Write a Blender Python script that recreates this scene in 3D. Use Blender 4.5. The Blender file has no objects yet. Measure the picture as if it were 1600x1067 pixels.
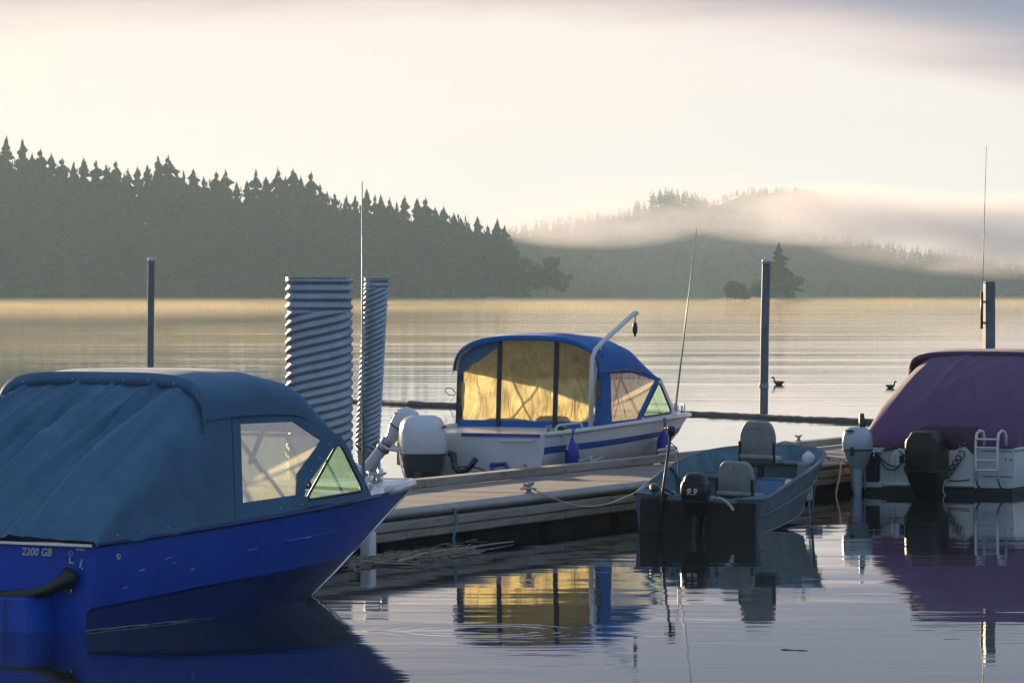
import bpy, math, random
import numpy as np
from mathutils import Vector, Matrix

random.seed(7)
R = math.radians
SC = bpy.context.scene
COL = SC.collection

# ------------------------------------------------------------------ camera
F, H, CX, HY = 7000.0, 2.9, 800.0, 455.0      # focal length in photo pixels, eye height, horizon row
cam = bpy.data.cameras.new('camera')
cam.sensor_width = 36.0
cam.lens = 36.0 * F / 1600.0
cam.shift_y = -(533.5 - HY) / 1600.0
cam.clip_start = 0.5
cam.clip_end = 20000.0
camera = bpy.data.objects.new('camera', cam)
camera.location = (0, 0, H)
camera.rotation_euler = (R(90), 0, 0)
COL.objects.link(camera)
SC.camera = camera

# ------------------------------------------------------------------ world and sun
SUN_AZ, SUN_EL = R(-24), R(8.0)               # to the left of the view, low behind the boats
sun_dir = Vector((math.sin(SUN_AZ) * math.cos(SUN_EL), math.cos(SUN_AZ) * math.cos(SUN_EL), math.sin(SUN_EL)))

def nd(nt, kind, **kw):
    n = nt.nodes.new(kind)
    for k, v in kw.items():
        setattr(n, k, v)
    return n

def lk(nt, a, b):
    nt.links.new(a, b)

def math_node(nt, op, a=None, b=None, c=None, clamp=False):
    n = nd(nt, 'ShaderNodeMath', operation=op, use_clamp=clamp)
    for i, v in enumerate((a, b, c)):
        if v is None:
            continue
        if isinstance(v, (int, float)):
            n.inputs[i].default_value = v
        else:
            lk(nt, v, n.inputs[i])
    return n.outputs[0]

def ramp(nt, fac, stops, interp='LINEAR'):
    n = nd(nt, 'ShaderNodeValToRGB')
    n.color_ramp.interpolation = interp
    e = n.color_ramp.elements
    while len(e) < len(stops):
        e.new(0.5)
    for i, (p, c) in enumerate(stops):
        e[i].position = p
        e[i].color = (c, c, c, 1) if isinstance(c, (int, float)) else (*c, 1)
    if fac is not None:
        lk(nt, fac, n.inputs[0])
    return n.outputs[0]

def mixc(nt, fac, a, b, mode='MIX'):
    n = nd(nt, 'ShaderNodeMix', data_type='RGBA', blend_type=mode)
    for i, v in ((0, fac), (6, a), (7, b)):
        if isinstance(v, (int, float)):
            n.inputs[i].default_value = v
        elif isinstance(v, tuple):
            n.inputs[i].default_value = (*v, 1)
        else:
            lk(nt, v, n.inputs[i])
    return n.outputs[2]

def noise(nt, vec, scale, detail=4, rough=0.5, out=0, dist=0.0):
    n = nd(nt, 'ShaderNodeTexNoise')
    n.inputs['Scale'].default_value = scale
    n.inputs['Detail'].default_value = detail
    n.inputs['Roughness'].default_value = rough
    n.inputs['Distortion'].default_value = dist
    if vec is not None:
        lk(nt, vec, n.inputs['Vector'])
    return n.outputs[out]

def mapping(nt, vec, scale=(1, 1, 1), loc=(0, 0, 0), rot=(0, 0, 0)):
    n = nd(nt, 'ShaderNodeMapping')
    n.inputs['Scale'].default_value = scale
    n.inputs['Location'].default_value = loc
    n.inputs['Rotation'].default_value = rot
    lk(nt, vec, n.inputs['Vector'])
    return n.outputs[0]

world = bpy.data.worlds.new('World')
SC.world = world
world.use_nodes = True
wt = world.node_tree
wt.nodes.clear()
wout = nd(wt, 'ShaderNodeOutputWorld')
bg = nd(wt, 'ShaderNodeBackground')
lk(wt, bg.outputs[0], wout.inputs[0])
bg.inputs[1].default_value = 0.07
sky = nd(wt, 'ShaderNodeTexSky', sky_type='NISHITA')
sky.sun_disc = False
sky.sun_elevation = SUN_EL
sky.sun_rotation = SUN_AZ
sky.altitude = 0
sky.air_density = 1.2
sky.dust_density = 1.5
sky.ozone_density = 2.5
tc = nd(wt, 'ShaderNodeTexCoord')
dirv = tc.outputs['Generated']
sep = nd(wt, 'ShaderNodeSeparateXYZ')
lk(wt, dirv, sep.inputs[0])
el = sep.outputs[2]
# morning fog bank lying along the horizon, thin stratus above it, blue sky overhead
warp = noise(wt, mapping(wt, dirv, (9, 9, 60)), 1.0, 4, 0.55)
xr = math_node(wt, 'MAXIMUM', sep.outputs[0], 0.0)
tilt = math_node(wt, 'MULTIPLY', math_node(wt, 'MULTIPLY', xr, xr), 1.3)     # the bank is lower towards the right
tilt = math_node(wt, 'MINIMUM', tilt, 0.03)
hgt = math_node(wt, 'ADD', el, tilt)
hgt = math_node(wt, 'ADD', hgt, math_node(wt, 'MULTIPLY', math_node(wt, 'SUBTRACT', warp, 0.5), 0.022))
fog = math_node(wt, 'SUBTRACT', 1.0, math_node(wt, 'MULTIPLY', math_node(wt, 'SUBTRACT', hgt, 0.056, clamp=True), 42.0, clamp=True))
fog = ramp(wt, fog, [(0.0, 0.0), (0.35, 0.22), (0.7, 0.8), (1.0, 1.0)], 'B_SPLINE')
glow = nd(wt, 'ShaderNodeVectorMath', operation='DOT_PRODUCT')
lk(wt, dirv, glow.inputs[0])
glow.inputs[1].default_value = sun_dir
toward = math_node(wt, 'MULTIPLY', math_node(wt, 'ADD', glow.outputs['Value'], 1.0), 0.5, clamp=True)
fogcol = ramp(wt, toward, [(0.0, (2.0, 2.6, 3.6)), (0.6, (3.2, 3.5, 4.1)), (0.90, (6.1, 5.75, 5.85)), (0.95, (7.3, 6.6, 6.0)), (1.0, (8.8, 7.5, 6.0))])
soft = noise(wt, mapping(wt, dirv, (14, 14, 70), (3.1, 0.4, 0)), 1.0, 5, 0.55)
fogcol = mixc(wt, ramp(wt, soft, [(0.35, 0.0), (0.7, 0.35)]), fogcol, (6.3, 6.2, 6.35))
cloud = noise(wt, mapping(wt, dirv, (2.2, 2.2, 7.0)), 1.0, 5, 0.55)
deckcol = ramp(wt, toward, [(0.0, (2.25, 3.15, 4.7)), (0.6, (2.1, 3.0, 4.6)), (0.85, (1.1, 1.75, 3.2)), (0.95, (0.72, 1.15, 2.7)), (1.0, (1.6, 1.7, 2.8))])
deck = mixc(wt, ramp(wt, cloud, [(0.3, 0.82), (0.7, 0.98)]), sky.outputs[0], deckcol)
edge = math_node(wt, 'MULTIPLY', math_node(wt, 'MULTIPLY', fog, math_node(wt, 'SUBTRACT', 1.0, fog)), 3.2, clamp=True)
fogcol = mixc(wt, edge, fogcol, (7.0, 5.2, 4.7))                # thinning fog at its upper edge is tinged pink
skycol = mixc(wt, fog, deck, fogcol)
lk(wt, skycol, bg.inputs[0])

sun = bpy.data.lights.new('sun', 'SUN')
sun.energy = 5.0
sun.angle = R(1.2)
sun.color = (1.0, 0.76, 0.46)
sun_ob = bpy.data.objects.new('sun', sun)
sun_ob.rotation_euler = (-sun_dir).to_track_quat('-Z', 'Y').to_euler()
sun_ob.location = (-40, 60, 30)
COL.objects.link(sun_ob)

SC.view_settings.view_transform = 'Standard'
SC.view_settings.look = 'None'
SC.view_settings.exposure = 1.0
SC.view_settings.gamma = 1.0
SC.view_settings.use_curve_mapping = False
SC.cycles.use_denoising = True
SC.cycles.max_bounces = 8
SC.cycles.diffuse_bounces = 3
SC.cycles.glossy_bounces = 4
SC.cycles.transmission_bounces = 6
SC.cycles.transparent_max_bounces = 10
SC.cycles.volume_bounces = 1
SC.cycles.sample_clamp_indirect = 6.0
SC.cycles.caustics_reflective = False
SC.cycles.caustics_refractive = False

# ------------------------------------------------------------------ helpers
def P(x, y, Y):
    """the point that stands Y metres out on the sight line of photo pixel x, y"""
    return Vector(((x - CX) / F * Y, Y, H - (y - HY) / F * Y))

def PG(x, y, z=0.0):
    return P(x, y, F * (H - z) / (y - HY))

def tag(o, label=None, cat=None, group=None, kind=None):
    if label: o['label'] = label
    if cat: o['category'] = cat
    if group: o['group'] = group
    if kind: o['kind'] = kind
    return o

def empty(name, loc=(0, 0, 0), rz=0.0, label=None, cat=None, group=None):
    o = bpy.data.objects.new(name, None)
    o.empty_display_size = 0.2
    o.location = loc
    o.rotation_euler = (0, 0, rz)
    COL.objects.link(o)
    return tag(o, label, cat, group)

def link(name, me, mats, parent=None):
    o = bpy.data.objects.new(name, me)
    for m in (mats if isinstance(mats, (list, tuple)) else [mats]):
        if m is not None and m.name not in [x.name for x in me.materials if x]:
            me.materials.append(m)
    COL.objects.link(o)
    if parent is not None:
        o.parent = parent
    return o

class MB:
    """collects vertices and faces for ONE mesh object"""
    def __init__(self):
        self.v, self.f, self.mi, self.sm = [], [], [], []
        self.cur, self.smooth = 0, False
    def add(self, vs, fs):
        n = len(self.v)
        self.v += [tuple(p) for p in vs]
        for f in fs:
            self.f.append([i + n for i in f])
            self.mi.append(self.cur)
            self.sm.append(self.smooth)
        return self
    def box(self, c, s, rot=None):
        hx, hy, hz = s[0] / 2, s[1] / 2, s[2] / 2
        vs = [Vector((x, y, z)) for x in (-hx, hx) for y in (-hy, hy) for z in (-hz, hz)]
        if rot is not None:
            vs = [rot @ p for p in vs]
        c = Vector(c)
        return self.add([p + c for p in vs], [(0, 1, 3, 2), (4, 6, 7, 5), (0, 4, 5, 1), (2, 3, 7, 6), (0, 2, 6, 4), (1, 5, 7, 3)])
    def bbox(self, c, s, b=0.01, rot=None):
        """box with chamfered edges"""
        hx, hy, hz = s[0] / 2, s[1] / 2, s[2] / 2
        b = min(b, hx * .9, hy * .9, hz * .9)
        rings = []
        for z, i in ((-hz, b), (-hz + b, 0), (hz - b, 0), (hz, b)):
            x, y = hx - i, hy - i
            rings.append([(-x, -y + b, z), (-x + b, -y, z), (x - b, -y, z), (x, -y + b, z), (x, y - b, z), (x - b, y, z), (-x + b, y, z), (-x, y - b, z)])
        vs = []
        c = Vector(c)
        for r in rings:
            for p in r:
                p = Vector(p)
                vs.append((rot @ p if rot is not None else p) + c)
        fs = []
        for k in range(3):
            for i in range(8):
                j = (i + 1) % 8
                fs.append((k * 8 + i, k * 8 + j, k * 8 + 8 + j, k * 8 + 8 + i))
        fs.append(tuple(reversed(range(8))))
        fs.append(tuple(range(24, 32)))
        return self.add(vs, fs)
    def tube(self, pts, r, seg=8, caps=True):
        pts = [Vector(p) for p in pts]
        rs = r if isinstance(r, (list, tuple)) else [r] * len(pts)
        vs, fs = [], []
        up = None
        for i, p in enumerate(pts):
            t = (pts[min(i + 1, len(pts) - 1)] - pts[max(i - 1, 0)])
            if t.length < 1e-9: t = Vector((0, 0, 1))
            t.normalize()
            if up is None:
                up = Vector((0, 0, 1)) if abs(t.z) < 0.9 else Vector((1, 0, 0))
            x = t.cross(up)
            if x.length < 1e-6:
                x = t.cross(Vector((0, 1, 0)))
            x.normalize()
            y = x.cross(t).normalized()
            up = y
            for k in range(seg):
                a = 2 * math.pi * k / seg
                vs.append(p + (x * math.cos(a) + y * math.sin(a)) * rs[i])
        for i in range(len(pts) - 1):
            for k in range(seg):
                j = (k + 1) % seg
                fs.append((i * seg + k, i * seg + j, (i + 1) * seg + j, (i + 1) * seg + k))
        if caps:
            fs.append(tuple(reversed(range(seg))))
            fs.append(tuple(range((len(pts) - 1) * seg, len(pts) * seg)))
        return self.add(vs, fs)
    def loft(self, rings, closed=True, cap0=True, cap1=True):
        n = len(rings[0])
        vs, fs = [], []
        for r in rings:
            vs += [Vector(p) for p in r]
        for i in range(len(rings) - 1):
            for k in range(n if closed else n - 1):
                j = (k + 1) % n
                fs.append((i * n + k, i * n + j, (i + 1) * n + j, (i + 1) * n + k))
        if closed and cap0: fs.append(tuple(reversed(range(n))))
        if closed and cap1: fs.append(tuple(range((len(rings) - 1) * n, len(rings) * n)))
        return self.add(vs, fs)
    def lathe(self, prof, seg=20, c=(0, 0, 0), rot=None, sx=1.0, sy=1.0):
        rings = []
        c = Vector(c)
        for r, z in prof:
            ring = []
            for k in range(seg):
                a = 2 * math.pi * k / seg
                p = Vector((r * math.cos(a) * sx, r * math.sin(a) * sy, z))
                ring.append((rot @ p if rot is not None else p) + c)
            rings.append(ring)
        return self.loft(rings)
    def sheet(self, fn, nu, nv):
        vs = [fn(i / nu, j / nv) for i in range(nu + 1) for j in range(nv + 1)]
        fs = [(i * (nv + 1) + j, (i + 1) * (nv + 1) + j, (i + 1) * (nv + 1) + j + 1, i * (nv + 1) + j + 1) for i in range(nu) for j in range(nv)]
        return self.add(vs, fs)
    def poly(self, pts, thick=None):
        """flat polygon, or a slab when thick (a vector) is given"""
        pts = [Vector(p) for p in pts]
        n = len(pts)
        if thick is None:
            return self.add(pts, [tuple(range(n))])
        t = Vector(thick)
        vs = pts + [p + t for p in pts]
        fs = [tuple(reversed(range(n))), tuple(range(n, 2 * n))]
        for k in range(n):
            j = (k + 1) % n
            fs.append((k, j, n + j, n + k))
        return self.add(vs, fs)
    def build(self, name, mats, parent=None, smooth=None, bevel=0.0, subsurf=0, solid=0.0, angle=None):
        me = bpy.data.meshes.new(name)
        me.from_pydata(self.v, [], self.f)
        me.polygons.foreach_set('material_index', self.mi)
        me.polygons.foreach_set('use_smooth', self.sm if smooth is None else [smooth] * len(self.f))
        me.update()
        o = link(name, me, mats, parent)
        if solid:
            m = o.modifiers.new('solid', 'SOLIDIFY'); m.thickness = solid; m.offset = 0.0
        if bevel:
            m = o.modifiers.new('bevel', 'BEVEL'); m.width = bevel; m.segments = 2; m.limit_method = 'ANGLE'; m.angle_limit = R(40)
        if subsurf:
            m = o.modifiers.new('sub', 'SUBSURF'); m.levels = subsurf; m.render_levels = subsurf
        if angle is not None:
            import bmesh
            bm = bmesh.new(); bm.from_mesh(me)
            bmesh.ops.recalc_face_normals(bm, faces=bm.faces)
            for e in bm.edges:
                e.smooth = len(e.link_faces) == 2 and e.calc_face_angle(0) < R(angle)
            for f in bm.faces: f.smooth = True
            bm.to_mesh(me); bm.free()
        return o

def fixn(o):
    import bmesh
    bm = bmesh.new(); bm.from_mesh(o.data)
    bmesh.ops.recalc_face_normals(bm, faces=bm.faces)
    bm.to_mesh(o.data); bm.free()
    return o

def copy_tree(o, parent=None):
    c = o.copy()
    COL.objects.link(c)
    c.parent = parent
    for ch in o.children:
        copy_tree(ch, c)
    return c

def interp(x, xs, ys):
    return float(np.interp(x, xs, ys))

# ------------------------------------------------------------------ materials
def pmat(name, col, rough=0.5, metal=0.0, var=0.0, vscale=6.0, col2=None, bump=0.0, bscale=60.0, spec=0.5, coat=0.0, coords='Object', stretch=(1, 1, 1), sheen=0.0, rvar=0.0, dirt=0.0, dirtcol=(0.05, 0.045, 0.035)):
    m = bpy.data.materials.new(name)
    m.use_nodes = True
    nt = m.node_tree
    b = nt.nodes['Principled BSDF']
    t = nd(nt, 'ShaderNodeTexCoord')
    vec = mapping(nt, t.outputs[coords], stretch)
    base = None
    if var or col2:
        n1 = noise(nt, vec, vscale, 6, 0.6)
        c2 = col2 if col2 else tuple(c * (1 - var) for c in col)
        c1 = col if col2 else tuple(min(1, c * (1 + var)) for c in col)
        base = mixc(nt, ramp(nt, n1, [(0.3, 0.0), (0.7, 1.0)]), c1, c2)
    if dirt:
        n2 = noise(nt, vec, vscale * 2.7, 8, 0.7)
        base = mixc(nt, math_node(nt, 'MULTIPLY', ramp(nt, n2, [(0.52, 0.0), (0.68, 1.0)]), dirt), base if base is not None else col, dirtcol)
    if base is not None:
        lk(nt, base, b.inputs['Base Color'])
    else:
        b.inputs['Base Color'].default_value = (*col, 1)
    b.inputs['Roughness'].default_value = rough
    if rvar:
        n3 = noise(nt, vec, vscale * 1.7, 5, 0.6)
        lk(nt, math_node(nt, 'MULTIPLY_ADD', n3, rvar, rough - rvar / 2, clamp=True), b.inputs['Roughness'])
    b.inputs['Metallic'].default_value = metal
    b.inputs['Specular IOR Level'].default_value = spec
    b.inputs['Coat Weight'].default_value = coat
    b.inputs['Coat Roughness'].default_value = 0.08
    if sheen:
        b.inputs['Sheen Weight'].default_value = sheen
        b.inputs['Sheen Roughness'].default_value = 0.4
    if bump:
        n4 = noise(nt, vec, bscale, 5, 0.6)
        bp = nd(nt, 'ShaderNodeBump')
        bp.inputs['Strength'].default_value = 1.0
        bp.inputs['Distance'].default_value = bump
        lk(nt, n4, bp.inputs['Height'])
        lk(nt, bp.outputs[0], b.inputs['Normal'])
    return m

# ------------------------------------------------------------------ water
def water_material():
    m = bpy.data.materials.new('lake_water')
    m.use_nodes = True
    nt = m.node_tree
    b = nt.nodes['Principled BSDF']
    b.inputs['Base Color'].default_value = (0.010, 0.017, 0.022, 1)
    b.inputs['Roughness'].default_value = 0.02
    b.inputs['IOR'].default_value = 1.333
    g = nd(nt, 'ShaderNodeNewGeometry')
    pos = g.outputs['Position']
    sp = nd(nt, 'ShaderNodeSeparateXYZ'); lk(nt, pos, sp.inputs[0])
    # open water beyond the log boom is rippled, the basin inside it nearly calm
    outer = nd(nt, 'ShaderNodeMapRange', interpolation_type='SMOOTHSTEP')
    lk(nt, math_node(nt, 'MULTIPLY_ADD', sp.outputs[0], 1.3, sp.outputs[1]), outer.inputs[0])
    outer.inputs[1].default_value = 108.0; outer.inputs[2].default_value = 175.0
    outer.inputs[3].default_value = 0.0; outer.inputs[4].default_value = 1.0
    patch = noise(nt, mapping(nt, pos, (0.006, 0.02, 1)), 1.0, 3, 0.5)
    patch = ramp(nt, patch, [(0.35, 0.25), (0.65, 1.0)])
    amp = math_node(nt, 'MULTIPLY_ADD', math_node(nt, 'MULTIPLY', outer.outputs[0], patch), WAT_OUT, WAT_IN)
    fine = noise(nt, mapping(nt, pos, (0.7, 2.0, 1), rot=(0, 0, R(8))), 1.0, 3, 0.5)
    swell = noise(nt, mapping(nt, pos, (0.10, 0.42, 1), rot=(0, 0, R(-6))), 1.0, 2, 0.5)
    wake = noise(nt, mapping(nt, pos, (0.011, 0.105, 1), rot=(0, 0, R(3))), 1.0, 2, 0.45)
    hh = math_node(nt, 'ADD', math_node(nt, 'MULTIPLY', fine, 0.22), math_node(nt, 'MULTIPLY', swell, 0.8))
    wake2 = noise(nt, mapping(nt, pos, (0.03, 0.20, 1), rot=(0, 0, R(-7))), 1.0, 3, 0.5)
    ruffle = ramp(nt, noise(nt, mapping(nt, pos, (0.008, 0.022, 1), (3, 7, 0)), 1.0, 3, 0.55), [(0.40, 0.03), (0.64, 1.2)])
    far = math_node(nt, 'MULTIPLY', math_node(nt, 'MULTIPLY', math_node(nt, 'MULTIPLY_ADD', wake2, 0.35, wake), outer.outputs[0]), math_node(nt, 'MULTIPLY', ruffle, WAKE))
    # a ring spreading where a fish rose
    ctr = PG(745, 985)
    dv = nd(nt, 'ShaderNodeVectorMath', operation='DISTANCE')
    lk(nt, pos, dv.inputs[0]); dv.inputs[1].default_value = (ctr.x, ctr.y, 0)
    d = dv.outputs['Value']
    env = ramp(nt, math_node(nt, 'MULTIPLY', d, 0.5), [(0.12, 0.0), (0.3, 1.0), (0.55, 0.0)])
    ring = math_node(nt, 'MULTIPLY', math_node(nt, 'SINE', math_node(nt, 'MULTIPLY', d, 30.0)), math_node(nt, 'MULTIPLY', env, 0.00035))
    hsum = math_node(nt, 'ADD', math_node(nt, 'ADD', math_node(nt, 'MULTIPLY', hh, amp), ring), far)
    bp = nd(nt, 'ShaderNodeBump')
    bp.inputs['Strength'].default_value = 1.0
    bp.inputs['Distance'].default_value = 1.0
    lk(nt, hsum, bp.inputs['Height'])
    lk(nt, bp.outputs[0], b.inputs['Normal'])
    return m

WAT_IN, WAT_OUT, WAKE = 0.010, 0.030, 0.075
water = MB().add([(-3000, -200, 0), (3000, -200, 0), (5000, 9000, 0), (-5000, 9000, 0)], [(0, 1, 2, 3)]).build('water', water_material())
tag(water, kind='structure')

# ------------------------------------------------------------------ hills, shores and forest
mat_needle = pmat('spruce_needles', (0.022, 0.034, 0.022), 1.0, var=0.2, vscale=0.4, spec=0.0)
mat_bark = pmat('spruce_bark', (0.07, 0.05, 0.035), 0.9, var=0.3, vscale=2.0)
mat_leaf = pmat('broad_leaves', (0.04, 0.052, 0.025), 1.0, var=0.3, vscale=0.5, spec=0.0)
mat_soil = pmat('forest_floor', (0.035, 0.04, 0.025), 1.0, var=0.3, vscale=0.05, spec=0.0)
mat_reed = pmat('sandbar_grass', (0.10, 0.085, 0.045), 0.95, var=0.3, vscale=0.2)

def hill(name, Y0, Y1, prof, seed, front=0.25, step=12.0):
    """terrain ridge between the depths Y0 and Y1; prof gives ridge height along x"""
    rnd = random.Random(seed)
    xs0, xs1 = prof[0][0], prof[-1][0]
    px = [p[0] for p in prof]; pz = [p[1] for p in prof]
    n = max(8, int((xs1 - xs0) / step)); mrows = 12
    mb = MB()
    def fn(s, t):
        x = xs0 + (xs1 - xs0) * s
        z = interp(x, px, pz)
        k = math.sin(min(1.0, t / 0.6) * math.pi / 2) if t < 0.6 else math.cos((t - 0.6) / 0.4 * math.pi / 2)
        return (x + 4 * math.sin(t * 9 + x * .05), Y0 + (Y1 - Y0) * t + 6 * math.sin(x * 0.03 + seed), -0.6 + (z + 0.6) * k + 0.6 * math.sin(x * .11 + t * 7))
    mb.sheet(fn, n, mrows)
    o = mb.build(name, mat_soil, smooth=True)
    return tag(o, kind='structure'), fn

def spruce_mesh(h, seed, whorls=15, per=7, wide=0.19, sparse=0.0):
    """crown of drooping boughs, each bough a few small needle sprays"""
    rnd = random.Random(seed)
    mb = MB()
    for w in range(whorls):
        t = w / (whorls - 1)
        z = h * (0.16 + 0.82 * t)
        reach = h * wide * (1 - t) ** 0.8 * (0.6 + 0.7 * rnd.random()) + 0.02 * h
        if rnd.random() < sparse: reach *= 0.45
        a0 = rnd.random() * 6.28
        for k in range(per):
            a = a0 + k * 6.283 / per + rnd.uniform(-.5, .5)
            z = h * (0.14 + 0.82 * t) + rnd.uniform(-.7, .7) * h * .82 / whorls
            L = reach * rnd.uniform(0.5, 1.2)
            droop = rnd.uniform(0.15, 0.5) * L * (1 - 0.8 * t)
            d = Vector((math.cos(a), math.sin(a), 0)); sd = Vector((-d.y, d.x, 0))
            wd = L * 0.20 + 0.012 * h
            p0 = Vector((0, 0, z + 0.05 * L)); p1 = d * L * 0.55 + Vector((0, 0, z - droop * 0.35)); p2 = d * L + Vector((0, 0, z - droop + 0.06 * L))
            mb.add([p0, p1 + sd * wd, p2, p1 - sd * wd], [(0, 1, 2), (0, 2, 3)])
            mb.add([p0 - Vector((0, 0, .02 * h)), p1 + Vector((0, 0, .03 * h)), p2 - Vector((0, 0, .02 * h)), p1 - Vector((0, 0, 0.055 * h))], [(0, 1, 2, 3)])
            for q in range(2):
                b = p0.lerp(p2, rnd.uniform(.4, .9))
                e = b + sd * rnd.choice((-1, 1)) * wd * rnd.uniform(1.0, 1.7) + d * wd * .8 - Vector((0, 0, wd * rnd.uniform(.1, .6)))
                mb.add([b, e, b + d * wd * .7], [(0, 1, 2)])
    mb.add([(0.012 * h, 0, h * .93), (-.006 * h, .01 * h, h * .93), (-.006 * h, -.01 * h, h * .93), (0, 0, h * 1.03)], [(0, 1, 3), (1, 2, 3), (2, 0, 3)])
    return mb

def trunk_mb(h, r, lean=0.0):
    return MB().tube([(0, 0, -1.5), (lean * .3, 0, h * .4), (lean, 0, h * .95)], [r, r * .7, r * .12], 6)

PROTO = []
for k, (w, n, sp) in enumerate(((.25, 26, .0), (.28, 24, .25), (.22, 28, .1), (.30, 22, .35), (.26, 25, .15), (.23, 23, .4))):
    root = empty('spruce_tree')
    spruce_mesh(20.0, 40 + k, n, 7, w, sp).build('crown', mat_needle, root)
    trunk_mb(20.0, 0.28).build('trunk', mat_bark, root)
    PROTO.append(root)
USED = set()
def place_tree(k, loc, h, rz, label, group):
    if k in USED:
        t = copy_tree(PROTO[k])
    else:
        t = PROTO[k]; USED.add(k)
    t.location = loc; t.rotation_euler = (0, 0, rz)
    s = h / 20.0
    w = random.uniform(.9, 1.35)
    t.scale = (s * w, s * w, s)
    return tag(t, label, 'tree', group)

YS = 1450.0
mpx = YS / F
def zt(y, Y): return H - (y - HY) / F * Y
# the skyline of the wooded point on the left: photo column and row of each tree top
TIPS = [(10, 213), (35, 218), (50, 240), (63, 233), (80, 240), (97, 247), (115, 253), (131, 247), (150, 250), (166, 258), (181, 251), (200, 263), (215, 260), (230, 258),
        (247, 244), (263, 243), (276, 266), (287, 267), (302, 265), (318, 276), (338, 268), (352, 265), (370, 284), (386, 282), (400, 265), (416, 277), (434, 263), (446, 276), (458, 264), (470, 276), (486, 268), (500, 288),
        (511, 300), (523, 303), (541, 306), (555, 306), (573, 295), (586, 305), (595, 304), (609, 309), (620, 316), (632, 306), (652, 310), (665, 309), (680, 324), (693, 323), (709, 333), (720, 340), (733, 350), (746, 339),
        (762, 352), (777, 342), (788, 352), (797, 370), (806, 384), (814, 402), (822, 424)]
prof = []
for x, y in ((-2600, 452), (-2100, 380), (-1500, 260), (-1000, 190), (-700, 170), (-300, 195), (-24, 222), (130, 250), (260, 252), (400, 275), (520, 300), (660, 318), (750, 348), (800, 385), (822, 432), (850, 466)):
    prof.append(((x - CX) / F * (YS + 70), max(-0.5, zt(y, YS + 70) - 21.0 + (4 if x > 700 else 0))))
left_hill, lh = hill('hill', YS - 5, YS + 190, prof, 3)
MARKS = [(-1, 'the left edge of the picture'), (234, 'the slim mooring post'), (445, 'the wide corrugated pipe'), (590, 'the narrow corrugated pipe')]
ORD = ['first', 'second', 'third', 'fourth', 'fifth', 'sixth', 'seventh', 'eighth', 'ninth', 'tenth', 'eleventh', 'twelfth', 'thirteenth', 'fourteenth', 'fifteenth', 'sixteenth', 'seventeenth', 'eighteenth', 'nineteenth', 'twentieth', 'twenty-first', 'twenty-second', 'twenty-third', 'twenty-fourth', 'twenty-fifth']
def sky_label(x):
    k = max(i for i, m in enumerate(MARKS) if m[0] < x)
    n = sum(1 for t in TIPS if MARKS[k][0] < t[0] < x)
    return '%s hazy spruce on the wooded skyline counting right from %s' % (ORD[n], MARKS[k][1])
for i, (x, y) in enumerate(TIPS):
    Y = YS + 78 + random.uniform(-10, 10)
    top = zt(y, Y)
    gz = max(-0.3, interp((x - CX) / F * Y, [p[0] for p in prof], [p[1] for p in prof]) - 0.8)
    hh = top - gz
    place_tree(random.choice((0, 1, 2, 3, 4, 5)), ((x - CX) / F * Y, Y, gz), hh, random.uniform(0, 6.28),
               sky_label(x), 'spruces on the skyline of the wooded point')
# the slope below the skyline reads as one mass
rnd = random.Random(11)
mb = MB()
protos = []
for k in range(4):
    q = spruce_mesh(1.0, 90 + k, 7, 5, .2, .1)
    protos.append((np.array(q.v), q.f))
def forest(name, fn, count, hmin, hmax, seed, s0=0.0, s1=1.0, t0=0.02, t1=0.62):
    rnd = random.Random(seed)
    V, Fc, off = [], [], 0
    for i in range(count):
        s, t = rnd.uniform(s0, s1), rnd.uniform(t0, t1)
        x, y, z = fn(s, t)
        h = rnd.uniform(hmin, hmax) * (0.75 + .25 * min(1, t / .3))
        v, f = protos[i % 4]
        a = rnd.uniform(0, 6.28); c, sn = math.cos(a), math.sin(a)
        w = h * rnd.uniform(.95, 1.5)
        vv = np.stack([(v[:, 0] * c - v[:, 1] * sn) * w + x, (v[:, 0] * sn + v[:, 1] * c) * w + y, v[:, 2] * h + z - .3], 1)
        V.append(vv)
        Fc += [[k + off for k in q] for q in f]
        off += len(v)
    me = bpy.data.meshes.new(name)
    me.from_pydata(np.concatenate(V).tolist(), [], Fc)
    me.update()
    return link(name, me, mat_needle)
fo = forest('forest', lh, 3600, 12.5, 17.5, 5, 0.02, 0.985)
tag(fo, 'hazy spruce forest covering the slope of the wooded point', 'forest', kind='stuff')
fo2 = forest('forest', lh, 700, 15.5, 19.5, 15, 0.10, 0.98, 0.36, 0.60)
tag(fo2, 'taller hazy spruces crowding just under the skyline of the wooded point', 'forest', kind='stuff')

# misty ridges on the right, farther off
def ridge(Y, pts, drop):
    return [((x - CX) / F * Y, max(0.5, zt(y, Y) - drop)) for x, y in pts]
h2, h2f = hill('hill', 1900, 2150, ridge(2030, ((560, 400), (760, 372), (860, 345), (1000, 338), (1120, 348), (1250, 368), (1380, 384), (1480, 398), (1560, 414), (1640, 428), (1900, 452)), 6.5), 5, step=25)
h3, h3f = hill('hill', 2350, 2600, ridge(2450, ((820, 420), (930, 345), (985, 322), (1020, 303), (1050, 299), (1085, 305), (1125, 314), (1180, 326), (1240, 345), (1320, 385), (1450, 440)), 5.0), 8, step=25)
h4, h4f = hill('hill', 2900, 3200, ridge(3060, ((1000, 420), (1060, 350), (1120, 312), (1150, 299), (1185, 292), (1205, 290), (1250, 295), (1285, 304), (1330, 335), (1420, 430)), 3.5), 9, step=40)
tag(forest('forest', h2f, 2400, 6, 10, 6), 'blue grey forested lower slope under the fog bank on the right', 'forest', kind='stuff')
tag(forest('forest', h3f, 1500, 5, 9, 7), 'wooded knoll showing above the fog bank on the right', 'forest', kind='stuff')
tag(forest('forest', h4f, 1100, 3, 6, 8), 'faint farthest wooded ridge above the fog', 'forest', kind='stuff')

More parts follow.
